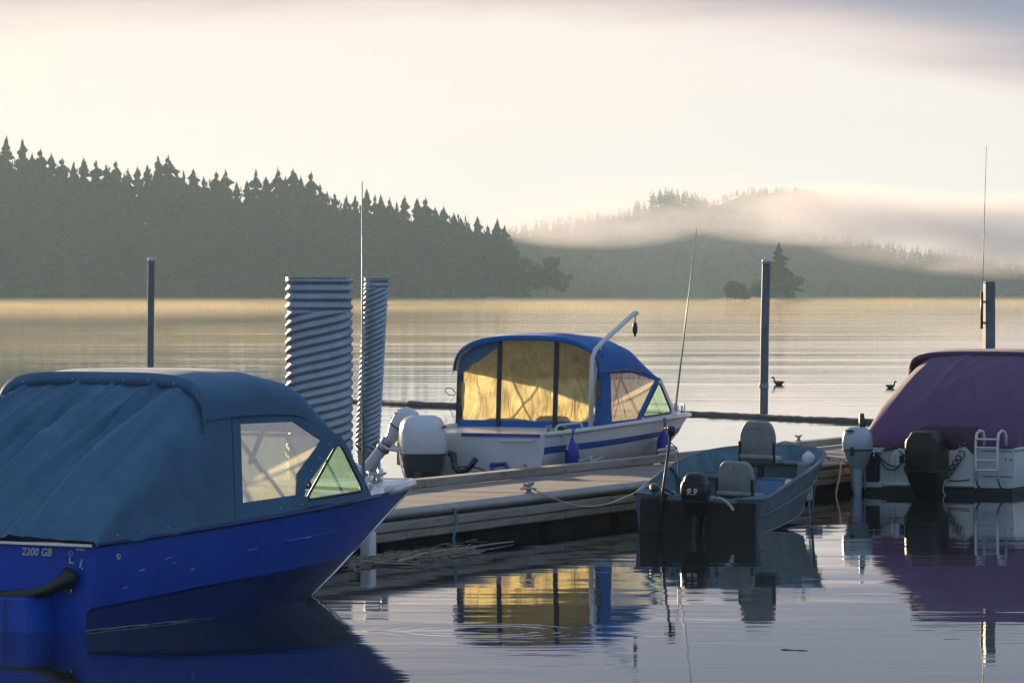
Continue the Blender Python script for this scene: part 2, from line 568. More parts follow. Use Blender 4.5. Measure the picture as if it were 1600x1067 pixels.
# low sandbar running right from the point
mb = MB()
def bar(s, t):
    a, b = P(760, 466, 1440), P(1170, 468, 1330)
    p = a.lerp(b, s)
    w = 24 * (1 - .7 * s)
    return (p.x, p.y + (t - .5) * w, max(-.2, (1.15 - .3 * s + .25 * math.sin(s * 40)) * math.sin(t * math.pi) - .15))
mb.sheet(bar, 60, 6)
tag(mb.build('sandbar', mat_reed, smooth=True), kind='structure')
mb = MB()
def bar2(s, t):
    a, b = P(1100, 468, 1330), P(1275, 469, 1300)
    p = a.lerp(b, s)
    return (p.x, p.y + (t - .5) * 30, max(-.2, 1.1 * math.sin(t * math.pi) * math.sin(min(1, s * 4, (1 - s) * 4) * 1.57) - .1))
mb.sheet(bar2, 40, 6)
tag(mb.build('sandbar', mat_reed, smooth=True), kind='structure')

def leafy(name, base, h, spread, seed, label, lean=0.0, blobs=7, n=1500, leaf=0.5, low=0.35):
    """broad-leaved tree: trunk with limbs and a crown of small leaf faces gathered in uneven clumps"""
    rnd = random.Random(seed)
    root = empty(name, base, 0, label, 'tree')
    cl = []
    for k in range(blobs):
        t = rnd.uniform(low, .95)
        cl.append((Vector((rnd.uniform(-1, 1) * spread * (1.05 - abs(t - .55)) + lean * t, rnd.uniform(-1, 1) * spread * .8, h * t)), rnd.uniform(.22, .4) * spread + .05 * h))
    mb = MB()
    for i in range(n):
        c, r = cl[i % blobs]
        d = Vector((rnd.gauss(0, 1), rnd.gauss(0, 1), rnd.gauss(0, .8))).normalized() * r * rnd.uniform(.35, 1.1)
        p = c + d
        if p.z > h or p.z < .04 * h: continue
        u = Vector((rnd.gauss(0, 1), rnd.gauss(0, 1), rnd.gauss(0, 1))).normalized(); w = u.orthogonal().normalized()
        s = leaf * rnd.uniform(.6, 1.3)
        mb.add([p - u * s, p + w * s * .6, p + u * s, p - w * s * .6], [(0, 1, 2, 3)])
    mb.build('crown', mat_leaf, root)
    tb = MB().tube([(0, 0, -.5), (lean * .3, 0, h * .35), (lean * .8, 0, h * .85)], [.022 * h, .016 * h, .004 * h], 6)
    for c, r in cl:
        tb.tube([(lean * .25, 0, h * .25), tuple(Vector((lean * .3, 0, h * .3)).lerp(c, .5)), tuple(c)], [.009 * h, .006 * h, .002 * h], 4)
    tb.build('trunk', mat_bark, root)
    return root

def at(x, y, Y, z): p = P(x, y, Y); return (p.x, Y, z)
leafy('round_tree', at(838, 0, 1435, .3), 14.0, 4.6, 1, 'hazy round crowned tree at the tip of the wooded point', 0, 9, 2400, .55)
leafy('round_tree', at(855, 0, 1432, .3), 13.2, 3.6, 2, 'hazy tall narrow tree beside the round crowned tree on the point', 0.3, 7, 1700, .5)
leafy('leaning_tree', at(868, 0, 1430, .3), 9.5, 1.9, 3, 'hazy slim tree leaning right near the end of the point', 1.2, 6, 1100, .45)
leafy('leaning_tree', at(874, 0, 1428, .3), 8.2, 1.7, 4, 'outermost small tree leaning far right at the end of the point', 3.0, 6, 1000, .45)
leafy('bush', at(822, 0, 1437, .2), 8.0, 3.4, 5, 'low hazy bush between the spruces and the round tree on the point', 0, 6, 1000, .5, .2)
Yi = 1310
place_tree(1, at(1217, 0, Yi, .6), zt(379, Yi) - .6, 1.0, 'lone hazy spruce on the low islet behind the tall mooring post', None)
leafy('bush', at(1163, 0, Yi - 4, .4), 5.2, 5.2, 7, 'low rounded bush at the left end of the islet', 0, 9, 1600, .45, .15)
leafy('bush', at(1203, 0, Yi + 5, .4), 8.0, 4.6, 8, 'tall rounded bush just left of the lone islet spruce', 0, 8, 1700, .45, .15)
leafy('bush', at(1236, 0, Yi - 3, .4), 8.6, 3.6, 9, 'tall rounded bush at the right end of the islet', 0, 8, 1700, .45, .15)
# ------------------------------------------------------------------ dock, posts, pipes, log boom
mat_deck = pmat('dock_decking', (0.25, 0.205, 0.17), 0.75, var=0.25, vscale=1.2, bump=0.004, bscale=9, stretch=(1, .12, 1), dirt=0.5, dirtcol=(0.09, 0.08, 0.07))
mat_timber = pmat('weathered_timber', (0.32, 0.275, 0.23), 0.85, var=0.28, vscale=2.2, bump=0.004, bscale=14, stretch=(.18, 1, 1), dirt=0.6, dirtcol=(0.08, 0.07, 0.055))
mat_timber_warm = pmat('warm_lit_timber', (0.22, 0.15, 0.085), 0.85, var=0.3, vscale=2.0, bump=0.004, bscale=14, stretch=(.18, 1, 1), dirt=0.6)  # warm light on the right-hand dock boards, put into the timber colour
mat_rubber = pmat('black_float_plastic', (0.008, 0.009, 0.010), 0.7, spec=.15, var=0.3, vscale=3)
mat_rub = pmat('grey_rub_rail', (0.30, 0.275, 0.25), 0.5, var=0.3, vscale=2.5, stretch=(.3, 1, 1), dirt=.5)
mat_galv = pmat('galvanised_steel', (0.30, 0.34, 0.38), 0.45, 0.6, var=0.22, vscale=5, rvar=.3, dirt=.35, dirtcol=(0.12, 0.09, 0.06))
mat_pipe = pmat('corrugated_pipe_steel', (0.33, 0.39, 0.46), 0.42, 0.45, var=0.15, vscale=3.0, rvar=.25, dirt=.25, dirtcol=(0.16, 0.13, 0.10))
mat_post = pmat('painted_steel_post', (0.12, 0.16, 0.19), 0.45, 0.2, var=0.25, vscale=3, dirt=.4, dirtcol=(0.13, 0.09, 0.05))
mat_cap = pmat('post_cap_white', (0.55, 0.57, 0.58), 0.5, var=.15)
mat_log = pmat('wet_grey_log', (0.15, 0.135, 0.115), 0.8, spec=.2, var=0.4, vscale=2.5, bump=0.02, bscale=5, stretch=(.15, 1, 1))
mat_white = pmat('white_gelcoat', (0.66, 0.66, 0.64), 0.28, var=0.06, vscale=2, coat=.3, dirt=.12, dirtcol=(0.35, 0.33, 0.29))
mat_rope = pmat('pale_rope', (0.48, 0.46, 0.42), 0.9, var=.3, vscale=30)
mat_rope_blue = pmat('blue_rope', (0.05, 0.10, 0.28), 0.9, var=.3, vscale=30)
mat_rope_green = pmat('teal_rope', (0.12, 0.24, 0.26), 0.9, var=.3, vscale=30)
mat_black = pmat('black_plastic', (0.012, 0.012, 0.013), 0.35, var=.2, vscale=6)
mat_chrome = pmat('stainless_steel', (0.62, 0.62, 0.62), 0.22, 0.9, var=.1, vscale=8)

def plank_joints(m, step=.15):
    """fine dark joints between the narrow deck planks, too thin at this distance to build"""
    nt = m.node_tree
    b = nt.nodes['Principled BSDF']
    t = nd(nt, 'ShaderNodeTexCoord'); sx = nd(nt, 'ShaderNodeSeparateXYZ'); lk(nt, t.outputs['Object'], sx.inputs[0])
    q = math_node(nt, 'MULTIPLY', sx.outputs[0], 1 / step)
    fr = math_node(nt, 'FRACT', q)
    gap = math_node(nt, 'LESS_THAN', fr, .07)
    wn = nd(nt, 'ShaderNodeTexWhiteNoise', noise_dimensions='1D'); lk(nt, math_node(nt, 'FLOOR', q), wn.inputs['W'])
    old = b.inputs['Base Color'].links[0].from_socket
    tone = mixc(nt, math_node(nt, 'MULTIPLY', wn.outputs['Value'], .38), old, (0.10, 0.085, 0.07))
    lk(nt, mixc(nt, gap, tone, (0.025, 0.022, 0.02)), b.inputs['Base Color'])
plank_joints(mat_deck)
ZD = 0.42
dA, dB = PG(600, 808, ZD), PG(1260, 731, ZD)
dd = (dB - dA).normalized()
dock = empty('floating_dock', (dA.x, dA.y, 0), math.atan2(dd.y, dd.x), 'weathered floating dock with timber fascia boards running away to the right', 'dock')
D0, D1, DW = -2.2, 27.0, 2.72
panel = MB().bbox((0, 0, 0), (1.198, DW - .50, 0.05), 0.006)
pm = panel.build('deck_panel', mat_deck, dock)
first = True
u = D0 + .6
while u < D1:
    o = pm if first else pm.copy()
    if not first: COL.objects.link(o); o.parent = dock
    first = False
    o.location = (u, DW / 2, ZD - .03 + random.uniform(-.002, .002))
    u += 1.21
def timber(name, L, w, h, mat, loc, bev=.012, jit=.003):
    o = MB().bbox((0, 0, 0), (L, w, h), bev).build(name, mat, dock)
    o.location = (loc[0], loc[1] + random.uniform(-jit, jit), loc[2] + random.uniform(-jit, jit))
    o.rotation_euler = (0, 0, random.uniform(-.001, .001))
    return o
# near side: rounded rub rail on top, two courses of fascia boards below it
u = D0
for L in (3.6, 4.9, 4.9, 4.9, 4.9, 4.9):
    mb = MB(); mb.smooth = True
    mb.loft([[(x, .13 + .125 * math.cos(a) * (1 if math.cos(a) < 0 else .95), ZD + .005 + .062 * math.sin(a)) for a in [k * math.pi / 8 for k in range(16)]] for x in (u + .004, u + L - .004)])
    mb.build('rub_rail', mat_rub, dock, angle=50)
    timber('far_rail', L - .05, .22, .11, mat_timber, (u + L / 2 + .7, DW - .12, ZD + .055))
    u += L
u = D0
k = 0
while u < D1:
    L = (1.75, 2.6, 2.15, 2.9)[k % 4]
    timber('fascia_board', L - .012, .045, .105, mat_timber if u < 12 else mat_timber_warm, (u + L / 2, .045, ZD - .125))
    u += L; k += 1
u = D0 + .4
k = 0
while u < D1:
    L = (1.0, 1.55, .72, 1.9, 1.25)[k % 5]
    timber('fascia_board', L - .016, .045, .098, mat_timber if u < 12 else mat_timber_warm, (u + L / 2, .070, ZD - .232))
    u += L; k += 1
for s in (0.32, DW - .35):
    u = D0 + .2
    while u < D1:
        o = MB().bbox((0, 0, 0), (2.25, .5, .52), .06).build('float', mat_rubber, dock)
        o.location = (u + 1.15, s + .1, .0)
        u += 2.42
MB().box(((D0 + D1) / 2, DW / 2, ZD - .12), (D1 - D0 - .1, DW - .3, .1)).build('deck_frame', mat_timber, dock)
MB().box(((D0 + D1) / 2, DW - .03, ZD - .14), (D1 - D0 - .1, .05, .22)).build('fascia_board', mat_timber, dock)
MB().bbox((0, 0, 0), (.16, .14, .34), .02).build('corner_bumper', mat_white, dock).location = (-.55, -.05, .13)

def cleat(parent, loc, rz=0.0, s=1.0):
    mb = MB(); mb.smooth = True
    mb.tube([(-.13 * s, 0, .075 * s), (-.08 * s, 0, .062 * s), (.08 * s, 0, .062 * s), (.13 * s, 0, .075 * s)], [.010 * s, .014 * s, .014 * s, .010 * s], 8)
    mb.tube([(-.035 * s, 0, 0), (-.03 * s, 0, .06 * s)], .013 * s, 8); mb.tube([(.035 * s, 0, 0), (.03 * s, 0, .06 * s)], .013 * s, 8)
    mb.smooth = False
    mb.bbox((0, 0, .004), (.13 * s, .05 * s, .01 * s), .003)
    o = mb.build('cleat', mat_galv, parent)
    o.location = loc; o.rotation_euler = (0, 0, rz)
    return o
def dock_local(p):
    q = Vector(p) - Vector((dA.x, dA.y, 0)); n = Vector((-dd.y, dd.x, 0))
    return Vector((q.dot(dd), q.dot(n), q.z))
c1 = dock_local(PG(623, 799, ZD + .05)); cleat(dock, (c1.x, .14, ZD + .068), 0.2, 1.5)
c2 = dock_local(PG(855, 773, ZD + .05)); cleat(dock, (c2.x, .16, ZD + .068), 0.1, 1.5)
c3 = dock_local(PG(1307, 691, ZD + .1)); cleat(dock, (c3.x, DW - .12, ZD + .112), 0.0, 1.2)

def rope(name, pts, r, mat, label, sub=6, parent=None):
    """smooth line through the points"""
    pts = [Vector(p) for p in pts]
    out = []
    for i in range(len(pts) - 1):
        p0, p1, p2, p3 = pts[max(i - 1, 0)], pts[i], pts[i + 1], pts[min(i + 2, len(pts) - 1)]
        for k in range(sub):
            t = k / sub
            out.append(0.5 * ((2 * p1) + (p2 - p0) * t + (2 * p0 - 5 * p1 + 4 * p2 - p3) * t * t + (3 * p1 - p0 - 3 * p2 + p3) * t ** 3))
    out.append(pts[-1])
    mb = MB(); mb.smooth = True
    mb.tube(out, r, 6)
    o = mb.build(name, mat, parent)
    if parent is None: tag(o, label, 'rope')
    return o

# corrugated pipes standing in the water behind the dock
def corrugated(name, base, rad, h, pitch, amp, starts, ann, lean, label, seg=96):
    root = empty(name, base, 0, label, 'pipe')
    mb = MB(); mb.smooth = True
    dz = pitch / 9.0
    n = int((h + 1.0) / dz)
    rings = []
    for i in range(n + 1):
        z = -1.0 + i * dz
        ring = []
        for k in range(seg):
            a = 2 * math.pi * k / seg
            helix = 2 * math.pi * (z / pitch) - starts * a
            flat = 2 * math.pi * (z / pitch) + 1.0
            m = min(1.0, max(0.0, (z - (h - ann)) / .08))
            s = math.sin(helix) * (1 - m) + math.sin(flat) * m
            s = math.copysign(abs(s) ** .8, s)
            r = rad + amp * s
            ring.append((r * math.cos(a) + lean * z, r * math.sin(a), z))
        rings.append(ring)
    inner = [[((rad - amp - .012) * math.cos(2 * math.pi * k / seg) + lean * z, (rad - amp - .012) * math.sin(2 * math.pi * k / seg), z) for k in range(seg)] for z in (h, h - 1.2)]
    mb.loft(rings + inner, True, False, True)
    mb.build('pipe_wall', mat_pipe, root)
    rim = MB(); rim.smooth = True
    rim.tube([((rad + amp * .3) * math.cos(2 * math.pi * k / 48) + lean * h, (rad + amp * .3) * math.sin(2 * math.pi * k / 48), h) for k in range(49)], .012, 6, False)
    rim.build('rim', mat_galv, root)
    return root
Yp = 84.5
b = P(499, 0, Yp); corrugated('corrugated_pipe', (b.x, Yp, 0), .62, zt(434, Yp), .162, .021, 5, .68, 0.0, 'wide corrugated metal pipe standing upright in the water behind the blue boat')
b = P(585, 0, Yp + .6); corrugated('corrugated_pipe', (b.x - .13, Yp + .6, 0), .225, zt(435, Yp), .10, .012, 6, .22, 0.055, 'narrow leaning corrugated metal pipe beside the wide one', 64)

def post(x, ytop, Y, w, label, kind, lean=0.0):
    b = P(x, 0, Y)
    h = zt(ytop, Y)
    root = empty('mooring_post', (b.x, Y, 0), 0.3, label, 'post')
    mb = MB(); mb.smooth = True
    if kind == 'round':
        mb.tube([(0, 0, -1.5), (lean * .5, 0, h * .5), (lean, 0, h - .06)], w / 2, 16)
        mb.build('shaft', mat_post, root, angle=40)
        MB().lathe([(w * .54, h - .09), (w * .54, h - .02), (w * .45, h + .01), (w * .2, h + .03)], 16, (lean, 0, 0)).build('cap', mat_cap, root, smooth=True)
    else:
        mb.bbox((0, 0, h / 2 - .75), (w, w, h + 1.5), .018)
        mb.build('shaft', mat_post, root, angle=30)
        MB().bbox((0, 0, h + .006), (w * .92, w * .92, .012), .004).build('cap', mat_galv, root)
    MB().lathe([(w * .56, .62), (w * .58, .65), (w * .58, .70), (w * .56, .73)], 16, (lean * .25, 0, 0)).build('band', mat_galv, root)
    return root
post(234, 404, 107, .165, 'slim steel mooring post rising behind the roof of the blue boat', 'round', .04)
post(1192, 406, 105.5, .20, 'tall steel mooring post with pale cap behind the small open boat', 'round', .09)
post(1545, 441, 72.8, .17, 'square steel mooring post behind the purple canopy', 'square')
# whip antenna clamped to the square post
root = empty('whip_antenna', (P(1534, 0, 72.6).x, 72.6, zt(512, 72.6)), 0, 'tall thin whip antenna clamped to the square post at right', 'antenna')
mb = MB(); mb.smooth = True
mb.tube([(0, 0, 0), (.01, 0, .6), (.075, 0, zt(228, 72.6) - zt(512, 72.6))], [.011, .009, .004], 6)
mb.build('whip', mat_black, root)
mb = MB(); mb.smooth = True; mb.tube([(0, 0, -.02), (.005, 0, .58)], .022, 10)
mb.build('ferrule', mat_black, root)
MB().bbox((.04, .1, .08), (.06, .2, .035), .006).build('bracket', mat_galv, root)
MB().bbox((.04, .1, .42), (.06, .2, .035), .006).build('bracket', mat_galv, root)

# log boom: end to end logs closing off the basin
def logm(name, p0, p1, r, seed, label):
    rnd = random.Random(seed)
    p0, p1 = Vector(p0), Vector(p1)
    root = empty(name, p0, math.atan2(p1.y - p0.y, p1.x - p0.x), label, 'log', 'logs of the boom')
    L = (p1 - p0).length
    mb = MB(); mb.smooth = True
    n = 44
    rings = []
    for i in range(n + 1):
        x = L * i / n
        rr = r * (1 + .10 * math.sin(x * .9 + seed) + rnd.uniform(-.12, .12)) * (1.08 - .16 * i / n)
        rings.append([(x, rr * math.cos(a) * (1 + rnd.uniform(-.06, .06)) + .06 * math.sin(x * .35), rr * math.sin(a) * (1 + rnd.uniform(-.08, .08)) + r * .25) for a in [k * 2 * math.pi / 12 for k in range(12)]])
    mb.loft(rings)
    mb.build('trunk', mat_log, root, angle=60)
    return root
logm('floating_log', PG(430, 622), PG(640, 633), .07, 1, 'leftmost floating log of the boom, behind the corrugated pipes')
logm('floating_log', PG(640, 633), PG(905, 641), .075, 2, 'floating boom log running in behind the canopy of the white boat')
logm('floating_log', PG(905, 641), PG(1205, 653), .068, 3, 'floating boom log between the white boat and the tall capped post')
logm('floating_log', PG(1200, 653.5), PG(1500, 667), .07, 4, 'rightmost floating boom log running to the purple canopy')
rope('wire_loop', [P(712, 616, 113.4), P(702, 617, 113.4), P(695, 609, 113.4), P(703, 606, 113.5), P(711, 613, 113.5), P(706, 622, 113.6), P(702, 630, 113.6)], .012, mat_black, 'thin dark wire loop sticking up from the boom log')
# ------------------------------------------------------------------ boat building kit
def hermite(knots):
    k = np.array(knots, float)
    d = np.linalg.norm(np.diff(k, axis=0), axis=1)
    s = np.concatenate([[0], np.cumsum(d)]); s /= s[-1]
    m = np.gradient(k, s, axis=0) if len(k) > 2 else np.repeat((k[1:] - k[:1]), 2, axis=0)
    def f(t):
        t = min(1, max(0, t))
        i = int(min(len(s) - 2, max(0, np.searchsorted(s, t) - 1)))
        h = s[i + 1] - s[i]; x = (t - s[i]) / h
        p = (2 * x**3 - 3 * x**2 + 1) * k[i] + (x**3 - 2 * x**2 + x) * h * m[i] + (-2 * x**3 + 3 * x**2) * k[i + 1] + (x**3 - x**2) * h * m[i + 1]
        return p
    return f

def hull(root, rows, mats, n=44, name='hull', split=None):
    """rows run from the gunwale down to the keel; each is a list of (u, half breadth, height)"""
    fs = [hermite(r) for r in rows]
    mb = MB(); mb.smooth = True
    secs = []
    for i in range(n + 1):
        t = 1 - (1 - i / n) ** 1.25
        pts = [f(t) for f in fs]
        port = [(p[0], max(0, p[1]), p[2]) for p in pts]
        star = [(p[0], -max(0, p[1]), p[2]) for p in reversed(pts[:-1])]
        secs.append(port + star)
    m = len(secs[0])
    nr = len(rows)
    vs = [p for s in secs for p in s]
    mb.v = list(vs)
    for i in range(n):
        for k in range(m - 1):
            band = min(k, m - 2 - k)
            mb.f.append([i * m + k, i * m + k + 1, (i + 1) * m + k + 1, (i + 1) * m + k])
            mb.mi.append(split[band] if split else 0); mb.sm.append(True)
    mb.f.append(list(range(m))); mb.mi.append(split[-1] if split and len(split) > nr - 1 else 0); mb.sm.append(False)
    o = mb.build(name, mats, root, angle=28)
    gun = fs[0]
    return o, gun

def gun_at(gun, u):
    lo, hi = 0.0, 1.0
    for _ in range(30):
        m = (lo + hi) / 2
        if gun(m)[0] < u: lo = m
        else: hi = m
    return gun(lo)

def rail(root, gun, mat, r=.03, u0=0.0, u1=99, name='rub_rail', dz=0.0, out=0.0, n=40):
    pts = []
    for i in range(n + 1):
        p = gun(i / n)
        if u0 <= p[0] <= u1: pts.append((p[0], p[1] + out, p[2] + dz))
    full = [(a, b, c) for a, b, c in pts]
    if full[-1][1] < .15:
        full += [(a, -b, c) for a, b, c in reversed(pts[:-1])]
        mb = MB(); mb.smooth = True; mb.tube(full, r, 8)
    else:
        mb = MB(); mb.smooth = True; mb.tube(full, r, 8); mb.tube([(a, -b, c) for a, b, c in full], r, 8)
    return mb.build(name, mat, root)

def deck_sheet(root, gun, mat, u0, u1, name='deck', dz=-.01, crown=.05, inset=.01, n=24):
    mb = MB(); mb.smooth = True
    def fn(s, t):
        u = u0 + (u1 - u0) * s
        p = gun_at(gun, u)
        v = max(.0, p[1] - inset) * (2 * t - 1)
        return (u, v, p[2] + dz + crown * (1 - (2 * t - 1) ** 2))
    mb.sheet(fn, n, 10)
    return mb.build(name, mat, root)

def sup(phi, n):
    c, s = math.cos(phi), math.sin(phi)
    return math.copysign(abs(c) ** (2 / n), c), abs(s) ** (2 / n)

def even_phi(n, m, aspect=1.2):
    """angles that space points evenly along a superellipse arch"""
    ph = [math.pi * i / 4000 for i in range(4001)]
    xy = [sup(p, n) for p in ph]
    d = [0.0]
    for i in range(4000):
        d.append(d[-1] + math.hypot(xy[i + 1][0] - xy[i][0], (xy[i + 1][1] - xy[i][1]) * aspect))
    return [float(np.interp(d[-1] * k / m, d, ph)) for k in range(m + 1)]

def cover(root, mat, gun, u0, uh, wh, g_top, folds, name='boat_cover', n_exp=4.5, drop=.02, w0=.05, nu=64, nv=220, sag=.88):
    """canvas stretched from the rear hoop down to the transom, with draped folds"""
    mb = MB(); mb.smooth = True
    PH = even_phi(n_exp, nv)
    def fn(a, b):
        u = u0 + (uh - u0) * a
        gp = gun_at(gun, max(0.0, u))
        g, wg = gp[1] + .012, gp[2] - drop
        wt = wg + w0 + (wh - wg - w0) * a ** sag
        c, s = sup(PH[nv - int(round(b * nv))], n_exp)
        hgt = s
        half = g + (g_top - g) * a * hgt
        v = half * c
        w = wg + (wt - wg) * s
        d = 0.0
        t = 1 - a
        for (vt, vb, wd, am) in folds:
            x = vt + (vb - vt) * t ** 1.15
            wdt = wd * (.6 + .8 * t)
            d += am * math.exp(-(abs(v - x) / wdt) ** 1.25) * math.sin(min(1, t * 1.35) * math.pi * .8 + .2)
        top = min(1, s ** 3)
        side = (1 - top)
        q = .018 * math.sin(5.0 * u + 3.0 * w) * side * math.sin(min(1, a) * math.pi) + .012 * math.sin(11 * w - 7 * u) * side * (1 - a)
        return (u - d * .55 * top, v + math.copysign(q, v), w + d * .8 * top)
    mb.sheet(fn, nu, nv)
    o = mb.build(name, mat, root, smooth=True)
    return o

def roof_sheet(root, mat, stations, name='canopy_roof', n_exp=3.4, nv=48, thick=.008):
    """stations: (u, half width, edge height, centre height)"""
    mb = MB(); mb.smooth = True
    f = hermite(stations) if len(stations) > 2 else None
    rings = []
    rows = []
    for k in range(len(stations) - 1):
        a, b = np.array(stations[k], float), np.array(stations[k + 1], float)
        for i in range(8):
            rows.append(a + (b - a) * i / 8)
    rows.append(np.array(stations[-1], float))
    vs = []
    PH = even_phi(n_exp, nv, .35)
    for (u, hv, we, wc) in rows:
        for j in range(nv + 1):
            c, s = sup(PH[nv - j], n_exp)
            vs.append((u - .02 * (1 - s), hv * c, we + (wc - we) * s))
    n = nv + 1
    fs = [(i * n + j, (i + 1) * n + j, (i + 1) * n + j + 1, i * n + j + 1) for i in range(len(rows) - 1) for j in range(nv)]
    mb.add(vs, fs)
    return mb.build(name, mat, root, angle=35, solid=thick)

def ring_panel(root, name, outer, inner, fn, mat, thick=.008):
    n = len(outer)
    vs = [fn(*p) for p in outer] + [fn(*p) for p in inner]
    mb = MB().add(vs, [(k, (k + 1) % n, n + (k + 1) % n, n + k) for k in range(n)])
    return mb.build(name, mat, root, solid=thick)

def rounded(pts, r, n=4):
    out = []
    m = len(pts)
    for i in range(m):
        p, a, b = Vector(pts[i]), Vector(pts[i - 1]), Vector(pts[(i + 1) % m])
        d0, d1 = (a - p), (b - p)
        q0, q1 = p + d0.normalized() * min(r, d0.length * .45), p + d1.normalized() * min(r, d1.length * .45)
        for k in range(n + 1):
            t = k / n
            out.append(q0 * (1 - t) ** 2 + p * 2 * t * (1 - t) + q1 * t * t)
    return [tuple(p) for p in out]

def pane(root, name, pts, fn, mat, wrinkle=0.0):
    mb = MB().add([fn(*p) for p in pts], [tuple(range(len(pts)))])
    return mb.build(name, mat, root)

def gasket(root, pts, fn, r, mat, name='window_frame'):
    mb = MB(); mb.smooth = True
    q = [fn(*p) for p in pts]
    mb.tube(q + [q[0], q[1]], r, 6, False)
    return mb.build(name, mat, root)

def text_mesh(parent, name, body, size, mat, matrix, shear=0.0, bold=0.0):
    cu = bpy.data.curves.new(name, 'FONT')
    cu.body = body; cu.size = size; cu.shear = shear; cu.align_x = 'CENTER'; cu.align_y = 'CENTER'
    cu.extrude = .0015; cu.offset = bold
    tmp = bpy.data.objects.new(name, cu)
    COL.objects.link(tmp)
    dg = bpy.context.evaluated_depsgraph_get()
    me = bpy.data.meshes.new_from_object(tmp.evaluated_get(dg))
    bpy.data.objects.remove(tmp)
    me.transform(matrix)
    me.materials.clear()
    return link(name, me, mat, parent)

def aft_matrix(u, v, w, tilt=0.0):
    """text plane that faces aft, reading from port to starboard"""
    m = Matrix(((0, 0, -1, u), (-1, 0, 0, v), (0, 1, 0, w), (0, 0, 0, 1)))
    return m @ Matrix.Rotation(tilt, 4, 'X')

def sring(z, hx, hy, ox=0.0, n=4.0, seg=28):
    out = []
    for k in range(seg):
        c, s = math.cos(2 * math.pi * k / seg), math.sin(2 * math.pi * k / seg)
        out.append((ox + hx * math.copysign(abs(c) ** (2 / n), c), hy * math.copysign(abs(s) ** (2 / n), s), z))
    return out

def part(mb, name, mat, parent, **kw):
    return mb.build(name, mat, parent, **kw)

def outboard(parent, loc, rz, tilt, mats, cowl, pan, leg_w=.09, leg_d=.16, leg_len=1.0, label=None, seam=True, bracket=True):
    """motor hung on a transom: leg and gearcase with cowl, lower pan, seam, bracket and propeller as sub-parts.
    local x points forward to the boat, z up; cowl and pan are lists of (z, half length, half width, x shift, squareness)"""
    mc, mp, ml = mats
    mb = MB(); mb.smooth = True
    z0 = pan[0][0]
    mb.loft([sring(z, hx, hy, ox, 3) for z, hx, hy, ox in ((z0 + .04, leg_d, leg_w, 0), (z0 - leg_len * .35, leg_d * .85, leg_w * .75, -.01), (z0 - leg_len * .62, leg_d * .8, leg_w * .5, -.02), (z0 - leg_len * .9, leg_d * .7, leg_w * .35, -.02))])
    zg = z0 - leg_len * .92
    mb.loft([[(x, r * math.cos(a), zg + r * math.sin(a)) for a in [k * math.pi / 6 for k in range(12)]] for x, r in ((.22, .01), (.15, .05), (-.05, .062), (-.2, .045), (-.24, .02))])
    mb.smooth = False
    mb.bbox((-.06, 0, z0 - leg_len * .66), (.42, .2, .02), .006)
    mb.poly([(.05, -.008, zg - .04), (-.14, -.008, zg - .04), (-.1, -.008, zg - .2), (-.02, -.008, zg - .2)], (0, .016, 0))
    m = mb.build('outboard_motor', ml, parent, angle=40)
    m.location = loc
    m.rotation_euler = (0, tilt, rz)
    if label: m['label'] = label
    mb = MB(); mb.loft([sring(*r) for r in pan]); mb.build('lower_cowl', mp, m, angle=40)
    mb = MB(); mb.loft([sring(*r) for r in cowl]); mb.build('cowl', mc, m, angle=35)
    if seam:
        r = cowl[0]
        mb = MB(); mb.loft([sring(r[0] - .012, r[1] + .004, r[2] + .004, r[3], r[4]), sring(r[0] + .006, r[1] + .004, r[2] + .004, r[3], r[4])]); mb.build('cowl_seam', mat_black, m, angle=40)
    if bracket:
        mb = MB()
        for s in (-1, 1): mb.bbox((leg_d + .07, s * .09, z0 - .12), (.16, .03, .32), .01)
        mb.bbox((leg_d + .05, 0, z0 - .05), (.1, .22, .05), .01)
        mb.build('bracket', mat_galv if ml is not mat_black else mat_black, m)
    pb = MB()
    for k in range(3):
        a = k * 2.094
        pb.poly([(-.27, .03 * math.cos(a), zg + .03 * math.sin(a)), (-.24, .12 * math.cos(a - .35), zg + .12 * math.sin(a - .35)), (-.27, .15 * math.cos(a), zg + .15 * math.sin(a)), (-.31, .12 * math.cos(a + .35), zg + .12 * math.sin(a + .35))], (.01, 0, 0))
    pb.tube([(-.2, 0, zg), (-.34, 0, zg)], .03, 10)
    pb.build('propeller', mat_galv, m)
    return m

